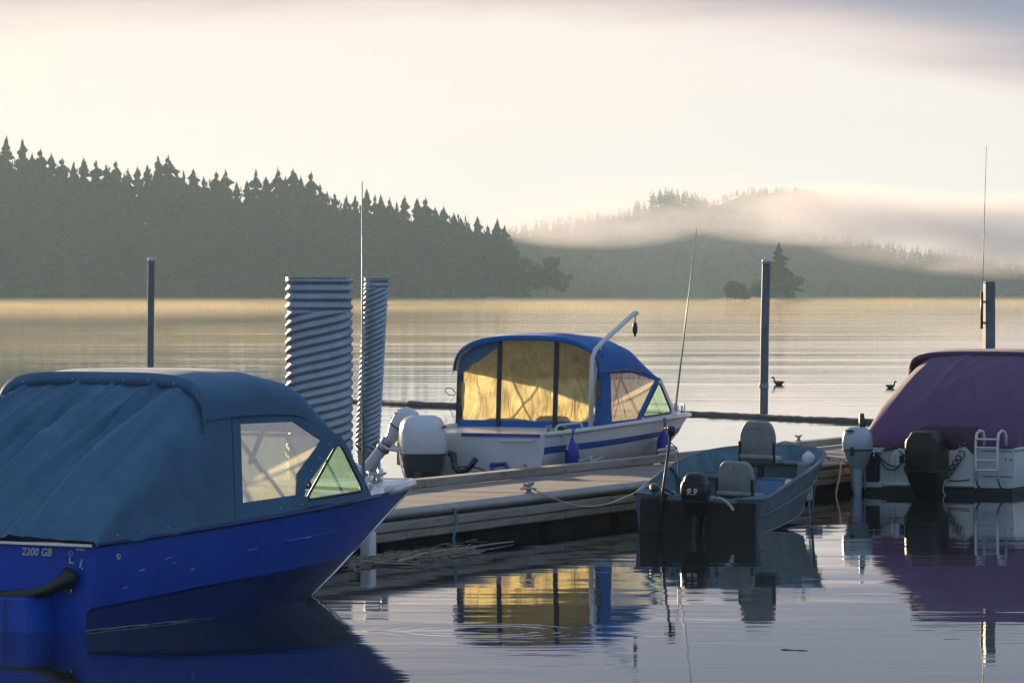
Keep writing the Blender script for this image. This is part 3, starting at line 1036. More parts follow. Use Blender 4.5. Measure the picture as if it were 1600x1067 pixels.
def vinyl_material(name, tint, clear, glow, cloud=.12, milk=.12, fade=.8, crease=.008):
    m = bpy.data.materials.new(name)
    m.use_nodes = True
    nt = m.node_tree
    nt.nodes.clear()
    out = nd(nt, 'ShaderNodeOutputMaterial')
    tr = nd(nt, 'ShaderNodeBsdfTransparent'); tr.inputs[0].default_value = (*tint, 1)
    tl = nd(nt, 'ShaderNodeBsdfTranslucent')
    df = nd(nt, 'ShaderNodeBsdfDiffuse')
    gl = nd(nt, 'ShaderNodeBsdfGlossy'); gl.inputs['Roughness'].default_value = .12
    t = nd(nt, 'ShaderNodeTexCoord')
    n1 = noise(nt, mapping(nt, t.outputs['Object'], (1, 1, 1)), 4.0, 6, .65, dist=1.2)
    c = mixc(nt, ramp(nt, n1, [(.35, 0), (.7, 1)]), glow, tuple(g * fade for g in glow))
    lk(nt, c, tl.inputs[0]); lk(nt, c, df.inputs[0])
    a = nd(nt, 'ShaderNodeMixShader'); a.inputs[0].default_value = milk
    lk(nt, tl.outputs[0], a.inputs[1]); lk(nt, df.outputs[0], a.inputs[2])
    b = nd(nt, 'ShaderNodeMixShader')
    lk(nt, math_node(nt, 'MULTIPLY_ADD', n1, cloud * 2, 1 - clear - cloud, clamp=True), b.inputs[0])
    lk(nt, tr.outputs[0], b.inputs[1]); lk(nt, a.outputs[0], b.inputs[2])
    fr = nd(nt, 'ShaderNodeFresnel'); fr.inputs[0].default_value = 1.45
    bp = nd(nt, 'ShaderNodeBump'); bp.inputs['Distance'].default_value = crease
    n2 = noise(nt, mapping(nt, t.outputs['Object'], (1, 1, .35), rot=(.3, .5, .2)), 5.0, 3, .5, dist=2.0)
    lk(nt, n2, bp.inputs['Height'])
    for q in (gl, tl, df): lk(nt, bp.outputs[0], q.inputs['Normal'])
    e = nd(nt, 'ShaderNodeMixShader')
    lk(nt, math_node(nt, 'MULTIPLY', fr.outputs[0], .45), e.inputs[0])
    lk(nt, b.outputs[0], e.inputs[1]); lk(nt, gl.outputs[0], e.inputs[2])
    lk(nt, e.outputs[0], out.inputs[0])
    return m

def canvas_material(name, col, sheen=.22, col2=None):
    """woven canvas, slightly faded on the crests"""
    m = pmat(name, col, 0.72, var=.16, vscale=2.2, bump=.0012, bscale=240, sheen=sheen, spec=.25, dirt=.12, dirtcol=tuple(min(1, c * 1.7 + .02) for c in col))
    return m

mat_canvas_blue = canvas_material('navy_canvas', (0.062, 0.155, 0.250))
mat_canvas_royal = canvas_material('royal_blue_canvas', (0.012, 0.115, 0.37))
mat_canvas_purple = canvas_material('plum_canvas', (0.105, 0.042, 0.115))
mat_canvas_dark = canvas_material('maroon_canvas', (0.060, 0.022, 0.05))
mat_strap = pmat('dark_webbing', (0.030, 0.035, 0.045), .8, var=.2)
mat_vinyl = vinyl_material('clouded_vinyl', (.95, .88, .68), .34, (.85, .74, .46), .05, .25)
mat_vinyl_gold = vinyl_material('sunlit_gold_vinyl', (.98, .90, .72), .05, (1.0, .84, .46), .05, .16, .62, .035)  # gold of the sun glow is put into the vinyl colour
mat_glass = vinyl_material('windshield_glass', (.84, .97, .86), .72, (.50, .70, .50), .05)
mat_vinyl_clear = vinyl_material('clear_vinyl', (.98, .96, .90), .72, (.95, .85, .62), .03)
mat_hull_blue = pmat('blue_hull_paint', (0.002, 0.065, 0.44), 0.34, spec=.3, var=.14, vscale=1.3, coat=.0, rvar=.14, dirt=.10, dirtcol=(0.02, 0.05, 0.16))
mat_hull_blue_low = pmat('shaded_blue_hull_paint', (0.001, 0.022, 0.15), 0.35, spec=.3, var=.2, vscale=2, coat=.0)  # shade on the downward-facing chine flare, painted as a darker hull blue
mat_letter = pmat('silver_lettering', (0.55, 0.56, 0.58), .5, var=.1)
mat_gloss_dark = pmat('dark_grey_gloss', (0.045, 0.06, 0.065), .15, var=.2, vscale=4, coat=.6)
mat_cowl_white = pmat('white_cowl_paint', (0.60, 0.61, 0.62), .25, var=.05, coat=.5, dirt=.15, dirtcol=(.3, .29, .26))
mat_cowl_black = pmat('black_cowl_paint', (0.006, 0.006, 0.007), .35, var=.2, coat=.08, spec=.25)
mat_cowl_grey = pmat('pale_blue_grey_cowl', (0.36, 0.42, 0.46), .3, var=.08, coat=.4, dirt=.2, dirtcol=(.2, .22, .22))
mat_leg_grey = pmat('pale_grey_leg_paint', (0.30, 0.36, 0.40), .4, var=.15, dirt=.3, dirtcol=(.12, .13, .12))
# ------------------------------------------------------------------ the blue boat in the foreground
ax = Vector((.545, .839))
blue = empty('covered_motorboat', (-4.51, 38.73, 0), math.atan2(ax.y, ax.x), 'large glossy blue motorboat with navy canvas cover in the left foreground', 'boat')
rows = [[(0, 1.16, .75), (1.6, 1.205, .835), (3.0, 1.20, .92), (4.2, 1.04, .985), (5.2, .70, 1.01), (6.0, .30, 1.01), (6.48, .0, 1.0)],
        [(0, 1.15, .50), (1.6, 1.185, .60), (3.0, 1.15, .68), (4.2, .93, .74), (5.2, .54, .77), (6.12, .0, .78)],
        [(0, 1.10, .20), (1.6, 1.12, .31), (3.0, 1.05, .38), (4.1, .78, .42), (4.9, .42, .44), (5.55, .0, .45)],
        [(0, 1.06, .17), (1.6, 1.07, .28), (3.0, 1.0, .34), (4.05, .72, .38), (4.85, .38, .40), (5.48, .0, .41)],
        [(0, 1.04, -.02), (1.6, 1.00, -.02), (3.0, .82, -.01), (3.9, .50, .0), (4.75, .0, .0)],
        [(0, 0, -.35), (2.0, 0, -.34), (3.4, 0, -.26), (4.3, 0, -.12)]]
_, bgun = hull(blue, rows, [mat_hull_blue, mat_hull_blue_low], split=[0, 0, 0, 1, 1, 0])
mat_scum = pmat('waterline_scum', (0.20, 0.24, 0.24), .8, var=.5, vscale=9)
wlr = hermite(rows[4])
for sd in (-1, 1):
    mb = MB(); mb.smooth = True
    mb.tube([(wlr(i / 30)[0], sd * (wlr(i / 30)[1] + .004), .010 + .003 * math.sin(i * 2.1)) for i in range(30)], .006, 5); mb.build('scum_line', mat_scum, blue)
mat_scuff = pmat('chalky_scuff', (0.30, 0.36, 0.48), .8, var=.4, vscale=20)
for (u_, w_, l_, tl_) in ((.62, .50, .07, .1), (.98, .585, .10, .15), (1.06, .54, .05, -.1), (.40, .36, .05, .2), (1.32, .47, .04, .3), (2.2, .60, .12, .06), (3.1, .66, .09, .08)):
    k_ = hermite(rows[1])
    h_ = gun_at(k_, u_)
    MB().box((u_, -(h_[1] + .006), w_), (l_, .012, .006), Matrix.Rotation(-tl_, 3, 'Y')).build('scuff', mat_scuff, blue)
rail(blue, bgun, mat_hull_blue_low, .022, .0, 4.6, 'rub_rail', -.01, .012)
deck_sheet(blue, bgun, mat_white, 3.75, 6.46, 'foredeck', .0, .05)
rail(blue, bgun, mat_white, .048, 4.75, 99, 'bow_cap', .012, .0)
MB().box((1.55, 0, .30), (2.9, 1.6, .03)).build('cockpit_floor', mat_timber, blue)
mb = MB()
mb.box((-.004, 0, .735), (.06, 2.28, .03)); mb.build('transom_cap', mat_chrome, blue, bevel=.006)
rndf = random.Random(21)
folds = []
for k in range(22):
    vt = rndf.uniform(-1.0, 1.0)
    folds.append((vt, vt * 1.0 + rndf.uniform(.15, .75), rndf.uniform(.02, .06), rndf.choice((1, 1, -1)) * rndf.uniform(.03, .085)))
folds += [(-.92, -.35, .10, .08), (-.98, -.75, .06, -.05), (-.55, .10, .05, .06), (-.20, .55, .045, .06), (-.75, -.15, .04, -.05), (.2, .85, .05, .06)]
cov = cover(blue, mat_canvas_blue, bgun, -.03, 1.64, 2.135, 1.125, folds, w0=.05, n_exp=8.0)
roof_sheet(blue, mat_canvas_blue, [(1.56, 1.15, 1.76, 2.16), (2.0, 1.17, 1.79, 2.20), (2.45, 1.17, 1.80, 2.20), (2.92, 1.16, 1.78, 2.12), (3.10, 1.15, 1.74, 2.04), (3.66, 1.10, 1.545, 1.60)], n_exp=4.2)
# overhanging hem along the rear hoop
mb = MB(); mb.smooth = True
hem = []
for j in range(61):
    c, s = sup(even_phi(4.2, 60, .35)[60 - j], 4.2)
    hem.append((1.165 * c, 1.75 + .425 * s))
mb.v = [(1.50 + .03 * q, v * (1.0 + .006 * q), w - .10 + .105 * q) for (v, w) in hem for q in (0, 1)]
mb.f = [(2 * j, 2 * j + 2, 2 * j + 3, 2 * j + 1) for j in range(60)]; mb.mi = [0] * 60; mb.sm = [True] * 60
mb.build('roof_hem', mat_canvas_blue, blue, solid=.01)
def snap(parent, p, r=.0065):
    o = MB().lathe([(r, 0), (r, .004), (r * .6, .008)], 8).build('snap', mat_chrome, parent)
    o.location = p
    return o
for j in range(6, 55, 6):
    v, w = hem[j]
    o = snap(blue, (1.495, v * 1.002, w - .06)); o.rotation_euler = (0, R(-90), 0)

def side_fn(side, g0=1.185, lean=.05, off=0.0):
    return lambda u, w: (u, side * (g0 - lean * (w - .9) + off), w)
outer = [(1.60, 1.79), (2.92, 1.79), (3.62, 1.56), (3.03, 1.12), (2.98, .925), (1.60, .84)]
inner = [(2.08, 1.72), (2.89, 1.72), (3.31, 1.54), (2.91, 1.25), (2.88, 1.06), (2.07, 1.02)]
tri_o = [(2.98, .935), (4.08, 1.00), (3.62, 1.585)]
tri_i = [(3.03, 1.005), (3.95, 1.055), (3.585, 1.525)]
for side, nm in ((-1, 's'), (1, 'p')):
    f = side_fn(side)
    ring_panel(blue, 'side_panel', outer, inner, f, mat_canvas_blue)
    pane(blue, 'side_window', [(a + (.012 if a > 2.5 else -.012), b) for a, b in inner], side_fn(side, off=-.006), mat_vinyl)
    ring_panel(blue, 'windshield_side_frame', rounded(tri_o, .05), rounded(tri_i, .09), f, mat_canvas_blue)
    pane(blue, 'windshield_side_glass', rounded(tri_i, .09), side_fn(side, off=-.004), mat_glass)
    gasket(blue, rounded(tri_i, .09), f, .013, mat_black)
    # zip seam and snaps along the lower hem
    mb = MB(); mb.tube([f(1.95, .88), f(1.95, 1.78)], .008, 6); mb.build('zip_seam', mat_strap, blue)
    for q in range(9):
        u = .25 + q * .34
        w = gun_at(bgun, u)[2] + .055
        o = snap(blue, (u, side * (gun_at(bgun, u)[1] + .022), w) if u < 1.6 else f(u, w)); o.rotation_euler = (R(90) * -side, 0, 0)
    for (u, w) in ((3.0, 1.16), (3.12, 1.27), (3.26, 1.38), (3.42, 1.50)):
        o = snap(blue, side_fn(side, off=.006)(u, w)); o.rotation_euler = (R(90) * -side, 0, 0)
    # canopy bows seen through the vinyl
    g = side_fn(side, 1.08)
    for a, b in (((2.02, 1.74), (2.80, 1.03)), ((2.34, 1.36), (2.66, 1.76))):
        mb = MB(); mb.smooth = True; mb.tube([g(*a), g(*b)], .022, 8); mb.build('canopy_bow', mat_strap, blue)
# front windshield
mb = MB()
def ws(s, t):
    v = 1.13 * (1 - 2 * s)
    k = 1 - (abs(v) / 1.13) ** 2
    return (3.97 + .30 * k - (.36 + .05 * k) * t, v * (1 - .03 * t), 1.06 + .50 * t)
mb.sheet(ws, 12, 2); mb.build('windshield', mat_glass, blue)
mb = MB(); mb.smooth = True
mb.tube([ws(i / 20, 1) for i in range(21)], .018, 6); mb.tube([ws(i / 20, 0) for i in range(21)], .02, 6)
for q in (.33, .67): mb.tube([ws(q, 0), ws(q, 1)], .014, 6)
mb.build('windshield_frame', mat_black, blue)
# seats and dash seen dimly inside
for v in (-.5, .5):
    mb = MB(); mb.bbox((2.15, v, .62), (.5, .5, .14), .04); mb.bbox((1.95, v, .95), (.14, .5, .62), .05, Matrix.Rotation(R(-10), 3, 'Y')); mb.box((2.15, v, .4), (.2, .2, .32))
    mb.build('helm_seat', mat_white, blue)
mb = MB(); mb.bbox((3.35, 0, .86), (.45, 1.7, .40), .06); mb.build('dashboard', mat_timber, blue)
# lettering, decals, fittings on the transom and topside
text_mesh(blue, 'lettering', '2200 GB', .092, mat_letter, aft_matrix(-.012, -.52, .663), .25, .002)
text_mesh(blue, 'decal_text', 'YOUIILAU', .022, mat_letter, aft_matrix(-.012, -1.00, .70), 0, .001)
mb = MB()
mb.box((-.010, -.90, .585), (.004, .055, .012)); mb.box((-.010, -.885, .612), (.004, .012, .04))
mb.poly([(-.012, -.985, .55), (-.012, -.998, .545), (-.012, -1.025, .62), (-.012, -1.012, .62)], (.004, 0, 0)); mb.box((-.010, -1.02, .542), (.004, .014, .014))
for k in range(8):
    a = k * math.pi / 4
    mb.box((-.010, -.895 + .02 * math.cos(a), .665 + .02 * math.sin(a)), (.004, .009, .009))
mb.build('decal', mat_letter, blue)
def ring_fit(parent, c, r, axis, mat=mat_chrome, name='tow_eye'):
    mb = MB(); mb.smooth = True
    pts = []
    for k in range(13):
        a = 2 * math.pi * k / 12
        pts.append((c[0] + r * math.cos(a), c[1], c[2] + r * math.sin(a)) if axis == 'y' else (c[0], c[1] + r * math.cos(a), c[2] + r * math.sin(a)))
    mb.tube(pts, r * .28, 6, False)
    return mb.build(name, mat, parent)
ring_fit(blue, (-.02, -.88, .345), .028, 'x')
ring_fit(blue, (.30, -1.165, .63), .022, 'y')
# swim-step box, rigging boot and cable at the stern
mb = MB()
mb.loft([[(-.38, -.20, -.12), (-.38, -.72, -.12), (-.0, -.74, -.12), (-.0, -.18, -.12)], [(-.34, -.17, .285), (-.34, -.64, .285), (-.0, -.68, .33), (-.0, -.14, .33)]])
mb.build('swim_step', mat_hull_blue, blue, bevel=.02)
mb = MB(); mb.smooth = True
mb.tube([(-.02, -.92, .50), (-.07, -.90, .44), (-.13, -.78, .36), (-.18, -.62, .32), (-.22, -.45, .30), (-.24, -.28, .30)], [.085, .080, .055, .045, .050, .03], 12)
mb.build('rigging_boot', mat_black, blue)
rope('cable', [(-.20, -.02, .39), (-.25, -.2, .335), (-.28, -.42, .295), (-.26, -.6, .30), (-.16, -.78, .36)], .012, mat_black, None, parent=blue)
rope('cord', [(-.36, -.46, .28), (-.375, -.462, .16), (-.385, -.47, -.02)], .005, mat_black, None, parent=blue)
# stem guard, bow roller, cleat, bitt, antenna
st = [(6.40, 0, .94), (6.12, 0, .78), (5.55, 0, .45), (5.15, 0, .22), (4.75, 0, .0)]
mb = MB(); mb.smooth = True; mb.tube([(a + .012, b, c) for a, b, c in st], [.018, .018, .02, .02, .016], 8); mb.build('stem_guard', mat_chrome, blue)
cleat(blue, (5.25, -.42, 1.075), 1.2, 1.2)
mb = MB(); mb.smooth = True; mb.tube([(5.85, -.05, 1.03), (5.85, -.05, 1.17)], .028, 10); mb.build('mooring_bitt', mat_chrome, blue)
mb = MB(); mb.smooth = True; mb.tube([(5.30, -.28, 1.10), (5.62, -.18, 1.08)], .035, 10); mb.build('bow_lamp', mat_chrome, blue)
# shallow moulded strake on the bow flank
mb = MB(); mb.smooth = True
rr = []
for i in range(12):
    t = i / 11
    u = 2.75 + 1.9 * t
    k = hermite(rows[1])
    lo, hi = 0, 1
    for _ in range(25):
        m_ = (lo + hi) / 2
        if k(m_)[0] < u: lo = m_
        else: hi = m_
    p = k(lo)
    r = .022 * (1 - t) + .004
    rr.append([(u, -(p[1] - .02 + (r * .8) * math.cos(a)), p[2] - .02 + r * math.sin(a)) for a in [q * math.pi / 5 for q in range(10)]])
mb.loft(rr); mb.build('strake', mat_hull_blue, blue, angle=50)
mb = MB(); mb.smooth = True
mb.tube([(4.27, -.95, 1.0), (4.27, -.95, 1.12)], .035, 10); mb.tube([(4.27, -.95, 1.1), (4.26, -.95, 2.2), (4.25, -.95, 3.92)], [.016, .012, .005], 8)
mb.build('antenna', mat_galv, blue)
rope('bow_line', [(4.30, -.93, 1.03), (4.36, -.90, 1.12), (4.42, -.90, 1.05), (4.36, -.97, 1.10), (4.30, -.99, 1.02), (4.45, -.93, 1.08)], .014, mat_rope, None, parent=blue)

# ------------------------------------------------------------------ the white boat behind the dock
ax = Vector((.52, .854)).normalized()
white = empty('cabin_motorboat', (-.52, 63.75, 0), math.atan2(ax.y, ax.x), 'white motorboat with sunlit clear canopy and blue roof moored behind the dock', 'boat')
mat_stripe = pmat('blue_stripe_paint', (0.02, 0.07, 0.30), .3, var=.15)
mat_white_low = pmat('white_bottom_paint', (0.55, 0.55, 0.53), .4, var=.1, dirt=.3, dirtcol=(.25, .22, .17))
rows = [[(0, 1.15, .88), (.5, 1.19, .90), (1.9, 1.22, .96), (3.2, 1.20, 1.02), (4.3, .98, 1.04), (5.2, .58, 1.03), (6.03, .0, 1.0)],
        [(0, 1.14, .70), (1.9, 1.20, .77), (3.2, 1.16, .83), (4.3, .91, .86), (5.1, .51, .86), (5.85, .0, .84)],
        [(0, 1.13, .60), (1.9, 1.18, .68), (3.2, 1.13, .75), (4.3, .88, .78), (5.05, .48, .79), (5.78, .0, .77)],
        [(0, 1.05, .33), (1.9, 1.08, .42), (3.0, 1.00, .48), (4.1, .72, .52), (4.9, .36, .53), (5.5, .0, .53)],
        [(0, 1.02, .30), (1.9, 1.04, .38), (3.0, .95, .44), (4.05, .66, .48), (4.85, .32, .49), (5.44, .0, .49)],
        [(0, .98, -.02), (2.0, .95, .0), (3.2, .65, .02), (4.2, .3, .05), (4.9, 0, .08)],
        [(0, 0, -.35), (2.0, 0, -.33), (3.4, 0, -.24), (4.5, 0, -.08)]]
_, wgun = hull(white, rows, [mat_white, mat_stripe, mat_white_low], split=[0, 1, 0, 2, 2, 2, 0])
rail(white, wgun, mat_white, .035, 0, 99, 'rub_rail', .0, .012)
deck_sheet(white, wgun, mat_white, .02, 1.55, 'aft_deck', -.02, .01)
deck_sheet(white, wgun, mat_white, 3.3, 6.0, 'foredeck', .0, .06)
MB().box((1.6, 0, .45), (2.8, 1.6, .03)).build('cockpit_floor', mat_white, white)
# rear curtain of three vinyl panels
def hoop(v, hv=1.22, we=1.80, wc=2.22, n=2.6):
    x = min(1.0, abs(v) / hv)
    return we + (wc - we) * (1 - x ** n) ** (1 / n)
UR = 1.46
def curtain(v0, v1, w0, nm, mat, wr=.012, seed=0):
    mb = MB(); mb.smooth = True
    rnd = random.Random(seed)
    ph = [rnd.uniform(0, 6) for _ in range(4)]
    def fn(s, t):
        v = v0 + (v1 - v0) * s
        vv = max(-1.215, min(1.215, v))
        w = w0 + (hoop(vv) - .03 - w0) * t
        d = wr * (math.sin(9 * v + 6 * w + ph[0]) + .7 * math.sin(17 * v - 9 * w + ph[1]) + .5 * math.sin(23 * w + 5 * v + ph[2])) * math.sin(math.pi * min(1, max(0, t))) ** .5
        return (UR + .05 * (w - 1.0) + d, v, w)
    mb.sheet(fn, 24, 24)
    return mb.build(nm, mat, white)
VB = [1.20, .50, -.46, -1.20]
for k in range(3):
    curtain(VB[k], VB[k + 1], 1.02, 'rear_window', mat_vinyl_gold, .018, k)
mb = MB()
for v in (.50, -.46):
    mb2 = MB(); mb2.poly([(UR - .035 + .05 * (w - 1.0), v + s * .036, w) for w, s in ((.93, 1), (.93, -1), (hoop(v), -1), (hoop(v), 1))], (.02, 0, 0)); mb2.build('strap', mat_strap, white)
for v, s in ((1.19, 1), (-1.17, -1)):
    mb2 = MB(); mb2.poly([(UR - .02, v + .05, .93), (UR - .02, v - .05, .93), (UR + .05, v - .05, hoop(v) + .02), (UR + .05, v + .05, hoop(v) + .02)], (.02, 0, 0)); mb2.build('curtain_edge', mat_canvas_royal if s < 0 else mat_strap, white)
MB().box((UR - .01, 0, .965), (.02, 2.36, .115)).build('curtain_hem', mat_canvas_royal, white)
mb = MB(); mb.poly([(UR + .02, 1.22, 1.66), (UR + .03, .98, 1.80), (UR + .035, .55, 2.08), (UR + .04, .55, hoop(.55)), (UR + .04, .9, hoop(.9)), (UR + .04, 1.21, hoop(1.2))]); mb.build('corner_patch', mat_canvas_blue, white)
mat_bounce_sheet = pmat('pale_bounce_sheet', (0.50, 0.45, 0.38), .85, var=.1)  # pale sheet added under the roof to bounce sunlight onto the curtain
roof_sheet(white, mat_bounce_sheet, [(UR - .02, 1.215, 1.735, 2.225), (1.75, 1.225, 1.74, 2.275), (2.2, 1.215, 1.76, 2.255), (2.55, 1.195, 1.73, 2.155), (3.24, 1.13, 1.585, 1.64)], name='roof_bounce_sheet', n_exp=2.7, thick=.004)
roof_sheet(white, mat_canvas_royal, [(UR - .05, 1.24, 1.74, 2.25), (1.75, 1.25, 1.76, 2.30), (2.2, 1.24, 1.78, 2.28), (2.55, 1.22, 1.75, 2.18), (3.28, 1.16, 1.60, 1.66)], n_exp=2.7)
mb = MB(); mb.smooth = True
hm = [(v, hoop(v, 1.24, 1.74, 2.25, 2.7)) for v in [1.24 * math.cos(math.pi * j / 60) for j in range(61)]]
mb.v = [(UR - .07 - .01 * q, v * (1 + .004 * q), w - .075 * q + .01) for (v, w) in hm for q in (0, 1)]
mb.f = [(2 * j, 2 * j + 2, 2 * j + 3, 2 * j + 1) for j in range(60)]; mb.mi = [0] * 60; mb.sm = [True] * 60
mb.build('roof_hem', mat_canvas_royal, white, solid=.012)
outer = [(UR + .02, 1.76), (2.50, 1.76), (3.26, 1.62), (2.72, 1.10), (2.62, .985), (UR + .02, .945)]
inner = [(1.80, 1.71), (2.45, 1.71), (3.10, 1.60), (2.62, 1.14), (2.54, 1.045), (1.80, 1.02)]
tri_o = [(2.62, .99), (3.74, 1.05), (3.26, 1.645)]
tri_i = [(2.68, 1.06), (3.58, 1.105), (3.22, 1.575)]
for side in (-1, 1):
    f = side_fn(side, 1.20, .03)
    inn = inner if side < 0 else [(UR + .06, 1.73), (2.45, 1.73), (3.12, 1.60), (2.63, 1.12), (2.54, 1.02), (UR + .06, .985)]
    ring_panel(white, 'side_panel', outer, inn, f, mat_canvas_royal)
    pane(white, 'side_window', inn, side_fn(side, 1.20, .03, -.006), mat_vinyl if side < 0 else mat_vinyl_clear)
    ring_panel(white, 'windshield_side_frame', rounded(tri_o, .05), rounded(tri_i, .09), f, mat_white)
    pane(white, 'windshield_side_glass', rounded(tri_i, .09), side_fn(side, 1.20, .03, -.004), mat_glass)
    gasket(white, rounded(tri_i, .09), f, .016, mat_black)
    g = side_fn(side, 1.10)
    for a, b in (((1.95, 1.08), (2.35, 1.74)), ((2.3, 1.08), (2.02, 1.74))):
        mb = MB(); mb.smooth = True; mb.tube([g(*a), g(*b)], .011, 8); mb.build('canopy_bow', mat_galv, white)
mb = MB()
def ws2(s, t):
    v = 1.15 * (1 - 2 * s)
    k = 1 - (abs(v) / 1.15) ** 2
    return (3.60 + .35 * k - (.38 + .05 * k) * t, v * (1 - .03 * t), 1.10 + .51 * t)
mb.sheet(ws2, 12, 2); mb.build('windshield', mat_glass, white)
mb = MB(); mb.smooth = True
mb.tube([ws2(i / 20, 1) for i in range(21)], .02, 6); mb.tube([ws2(i / 20, 0) for i in range(21)], .02, 6)
for q in (.33, .67): mb.tube([ws2(q, 0), ws2(q, 1)], .016, 6)
mb.build('windshield_frame', mat_black, white)
mb = MB(); mb.bbox((UR + .42, .75, 1.0), (.5, .7, .22), .06); mb.build('seat_cushion', mat_white, white)
for v in (-.5, .5):
    mb = MB(); mb.bbox((2.3, v, .75), (.5, .5, .14), .04); mb.bbox((2.1, v, 1.0), (.14, .5, .5), .05); mb.box((2.3, v, .5), (.2, .2, .4))
    mb.build('helm_seat', mat_white, white)
# davit, block, handrails
mb = MB(); mb.smooth = True
dv = [(1.30, -1.14, .94), (1.32, -1.14, 1.6), (1.35, -1.14, 1.93), (1.42, -1.14, 2.05), (1.60, -1.14, 2.15), (2.56, -1.14, 2.58), (2.62, -1.14, 2.58)]
mb.tube(dv, .036, 10); mb.tube([(1.40, -1.12, 1.45), (1.62, -1.12, 2.13)], .022, 8)
mb.build('davit', mat_white, white)
mb = MB(); mb.smooth = True
mb.tube([(2.58, -1.14, 2.56), (2.58, -1.14, 2.46)], .010, 6); mb.lathe([(.01, .0), (.045, -.04), (.055, -.1), (.05, -.16), (.015, -.2)], 12, (2.58, -1.14, 2.46), sy=.6)
mb.tube([(2.58, -1.14, 2.27), (2.58, -1.14, 2.24)], .02, 6)
mb.build('pulley_block', mat_black, white)
def grab(parent, a, b, h, r, mat, name='grab_rail'):
    a, b = Vector(a), Vector(b)
    mb = MB(); mb.smooth = True
    up = Vector((0, 0, h)) if not isinstance(h, Vector) else h
    mb.tube([a, a.lerp(b, .04) + up * .8, a.lerp(b, .12) + up, b.lerp(a, .12) + up, b.lerp(a, .04) + up * .8, b], r, 8)
    return mb.build(name, mat, parent)
grab(white, (.28, -1.16, .90), (.98, -1.19, .93), .10, .016, mat_white)
grab(white, (-.03, -.45, .78), (-.03, -1.0, .79), Vector((-.05, 0, 0)), .014, mat_white, 'transom_handle')
grab(white, (5.35, -.42, 1.04), (5.98, -.02, 1.02), .14, .014, mat_chrome, 'bow_rail')
grab(white, (5.35, .42, 1.04), (5.98, .02, 1.02), .14, .014, mat_chrome, 'bow_rail')
cleat(white, (.35, -1.0, .91), .3, 1.1); cleat(white, (3.9, -.98, 1.06), .5, 1.0)
mb = MB(); mb.bbox((.62, -1.06, .955), (.26, .12, .06), .02, Matrix.Rotation(.3, 3, 'Z')); mb.build('rod_holder', mat_black, white)
# folded boarding ladder and ring on the transom
mb = MB()
for a, b in (((-.03, -.27, .44), (-.05, -.40, .14)), ((-.03, -.27, .44), (-.03, -.52, .46)), ((-.03, -.52, .46), (-.05, -.66, .14)), ((-.04, -.36, .24), (-.04, -.60, .24))):
    a, b = Vector(a), Vector(b)
    mb.tube([a, b], .028, 4)
mb.build('boarding_ladder', mat_stripe, white)
mb = MB(); mb.smooth = True; mb.tube([(-.03, -.82, .22), (-.03, -.82, .44)], .014, 8); mb.lathe([(.0, -.03), (.03, 0), (.0, .03)], 10, (-.03, -.82, .46)); mb.build('drain_fitting', mat_chrome, white)
MB().box((-.006, -.42, .86), (.012, 1.3, .05)).build('transom_sky_strip', mat_stripe, white)  # blue strip paints the sky's reflection along the top edge of the transom
mb = MB(); mb.smooth = True
mb.tube([(5.72, -.06, 1.04), (5.72, -.06, 1.16)], .03, 8); mb.tube([(5.72, -.06, 1.12), (5.98, -.06, 2.2), (6.38, -.06, 3.86)], [.016, .013, .006], 8)
mb.build('antenna', mat_galv, white)
# main outboard turned on its pivot, and the small outboard tilted up beside it
wm = outboard(white, (-.52, .56, 0), R(38), 0, (mat_cowl_white, mat_gloss_dark, mat_gloss_dark),
              [(.60, .42, .33, 0, 3.2), (.74, .43, .34, 0, 3.2), (.90, .42, .335, .0, 3.2), (1.02, .39, .31, .01, 3.0), (1.10, .32, .26, .02, 2.8), (1.14, .20, .17, .03, 2.6)],
              [(.0, .17, .13, .03, 3), (.12, .25, .20, .01, 3), (.26, .33, .26, 0, 3.2), (.42, .39, .31, 0, 3.2), (.59, .415, .328, 0, 3.2)], .12, .19, 1.0)
MB().bbox((-.30, -.275, .985), (.24, .02, .035), .008, Matrix.Rotation(.1, 3, 'Z')).build('vent_slot', mat_black, wm)
MB().bbox((-.345, .10, .33), (.05, .12, .40), .02, Matrix.Rotation(.28, 3, 'Y')).build('side_panel', mat_black, wm)
mb = MB(); mb.smooth = True
M2 = Matrix.Rotation(-R(38), 3, 'Z')
def ml(u, v, w): return tuple(M2 @ Vector((u + .52, v - .56, w)))
mb.tube([ml(-.45, .14, .60), ml(-.5, .06, .60), ml(-.5, .04, .42), ml(-.5, -.02, .36), ml(-.5, -.12, .35), ml(-.5, -.20, .40), ml(-.5, -.32, .54)], [.05, .05, .045, .042, .042, .038, .045], 10)
mb.build('steering_arm', mat_black, wm)
rope('cable', [ml(-.5, -.02, .42), ml(-.48, -.25, .42), ml(-.46, -.42, .38), ml(-.46, -.5, .28)], .012, mat_black, None, parent=wm)
km = outboard(white, (-.45, 1.30, .62), R(-62), R(38), (mat_cowl_white, mat_cowl_white, mat_cowl_white),
              [(.40, .155, .125, .0, 2.8), (.52, .175, .14, .0, 2.8), (.64, .165, .13, .0, 2.6), (.72, .12, .10, .02, 2.4), (.75, .06, .05, .03, 2.2)],
              [(.12, .075, .075, 0, 2.6), (.24, .09, .085, 0, 2.6), (.385, .15, .12, 0, 2.8)], .065, .09, .75, bracket=False)
for q, (z, a) in enumerate(((.46, .2), (.55, -.5), (.60, .6), (.50, 1.1))):
    MB().box((-.165 * math.cos(a * .3), .12 * math.sin(a), z), (.04, .05, .022)).build('decal', mat_gloss_dark, km)
mb = MB(); mb.smooth = True; mb.lathe([(.095, .10), (.11, .13), (.11, .16), (.095, .19)], 16); mb.lathe([(.085, .0), (.10, .02), (.10, .05), (.085, .07)], 16); mb.build('clamp_ring', mat_galv, km)
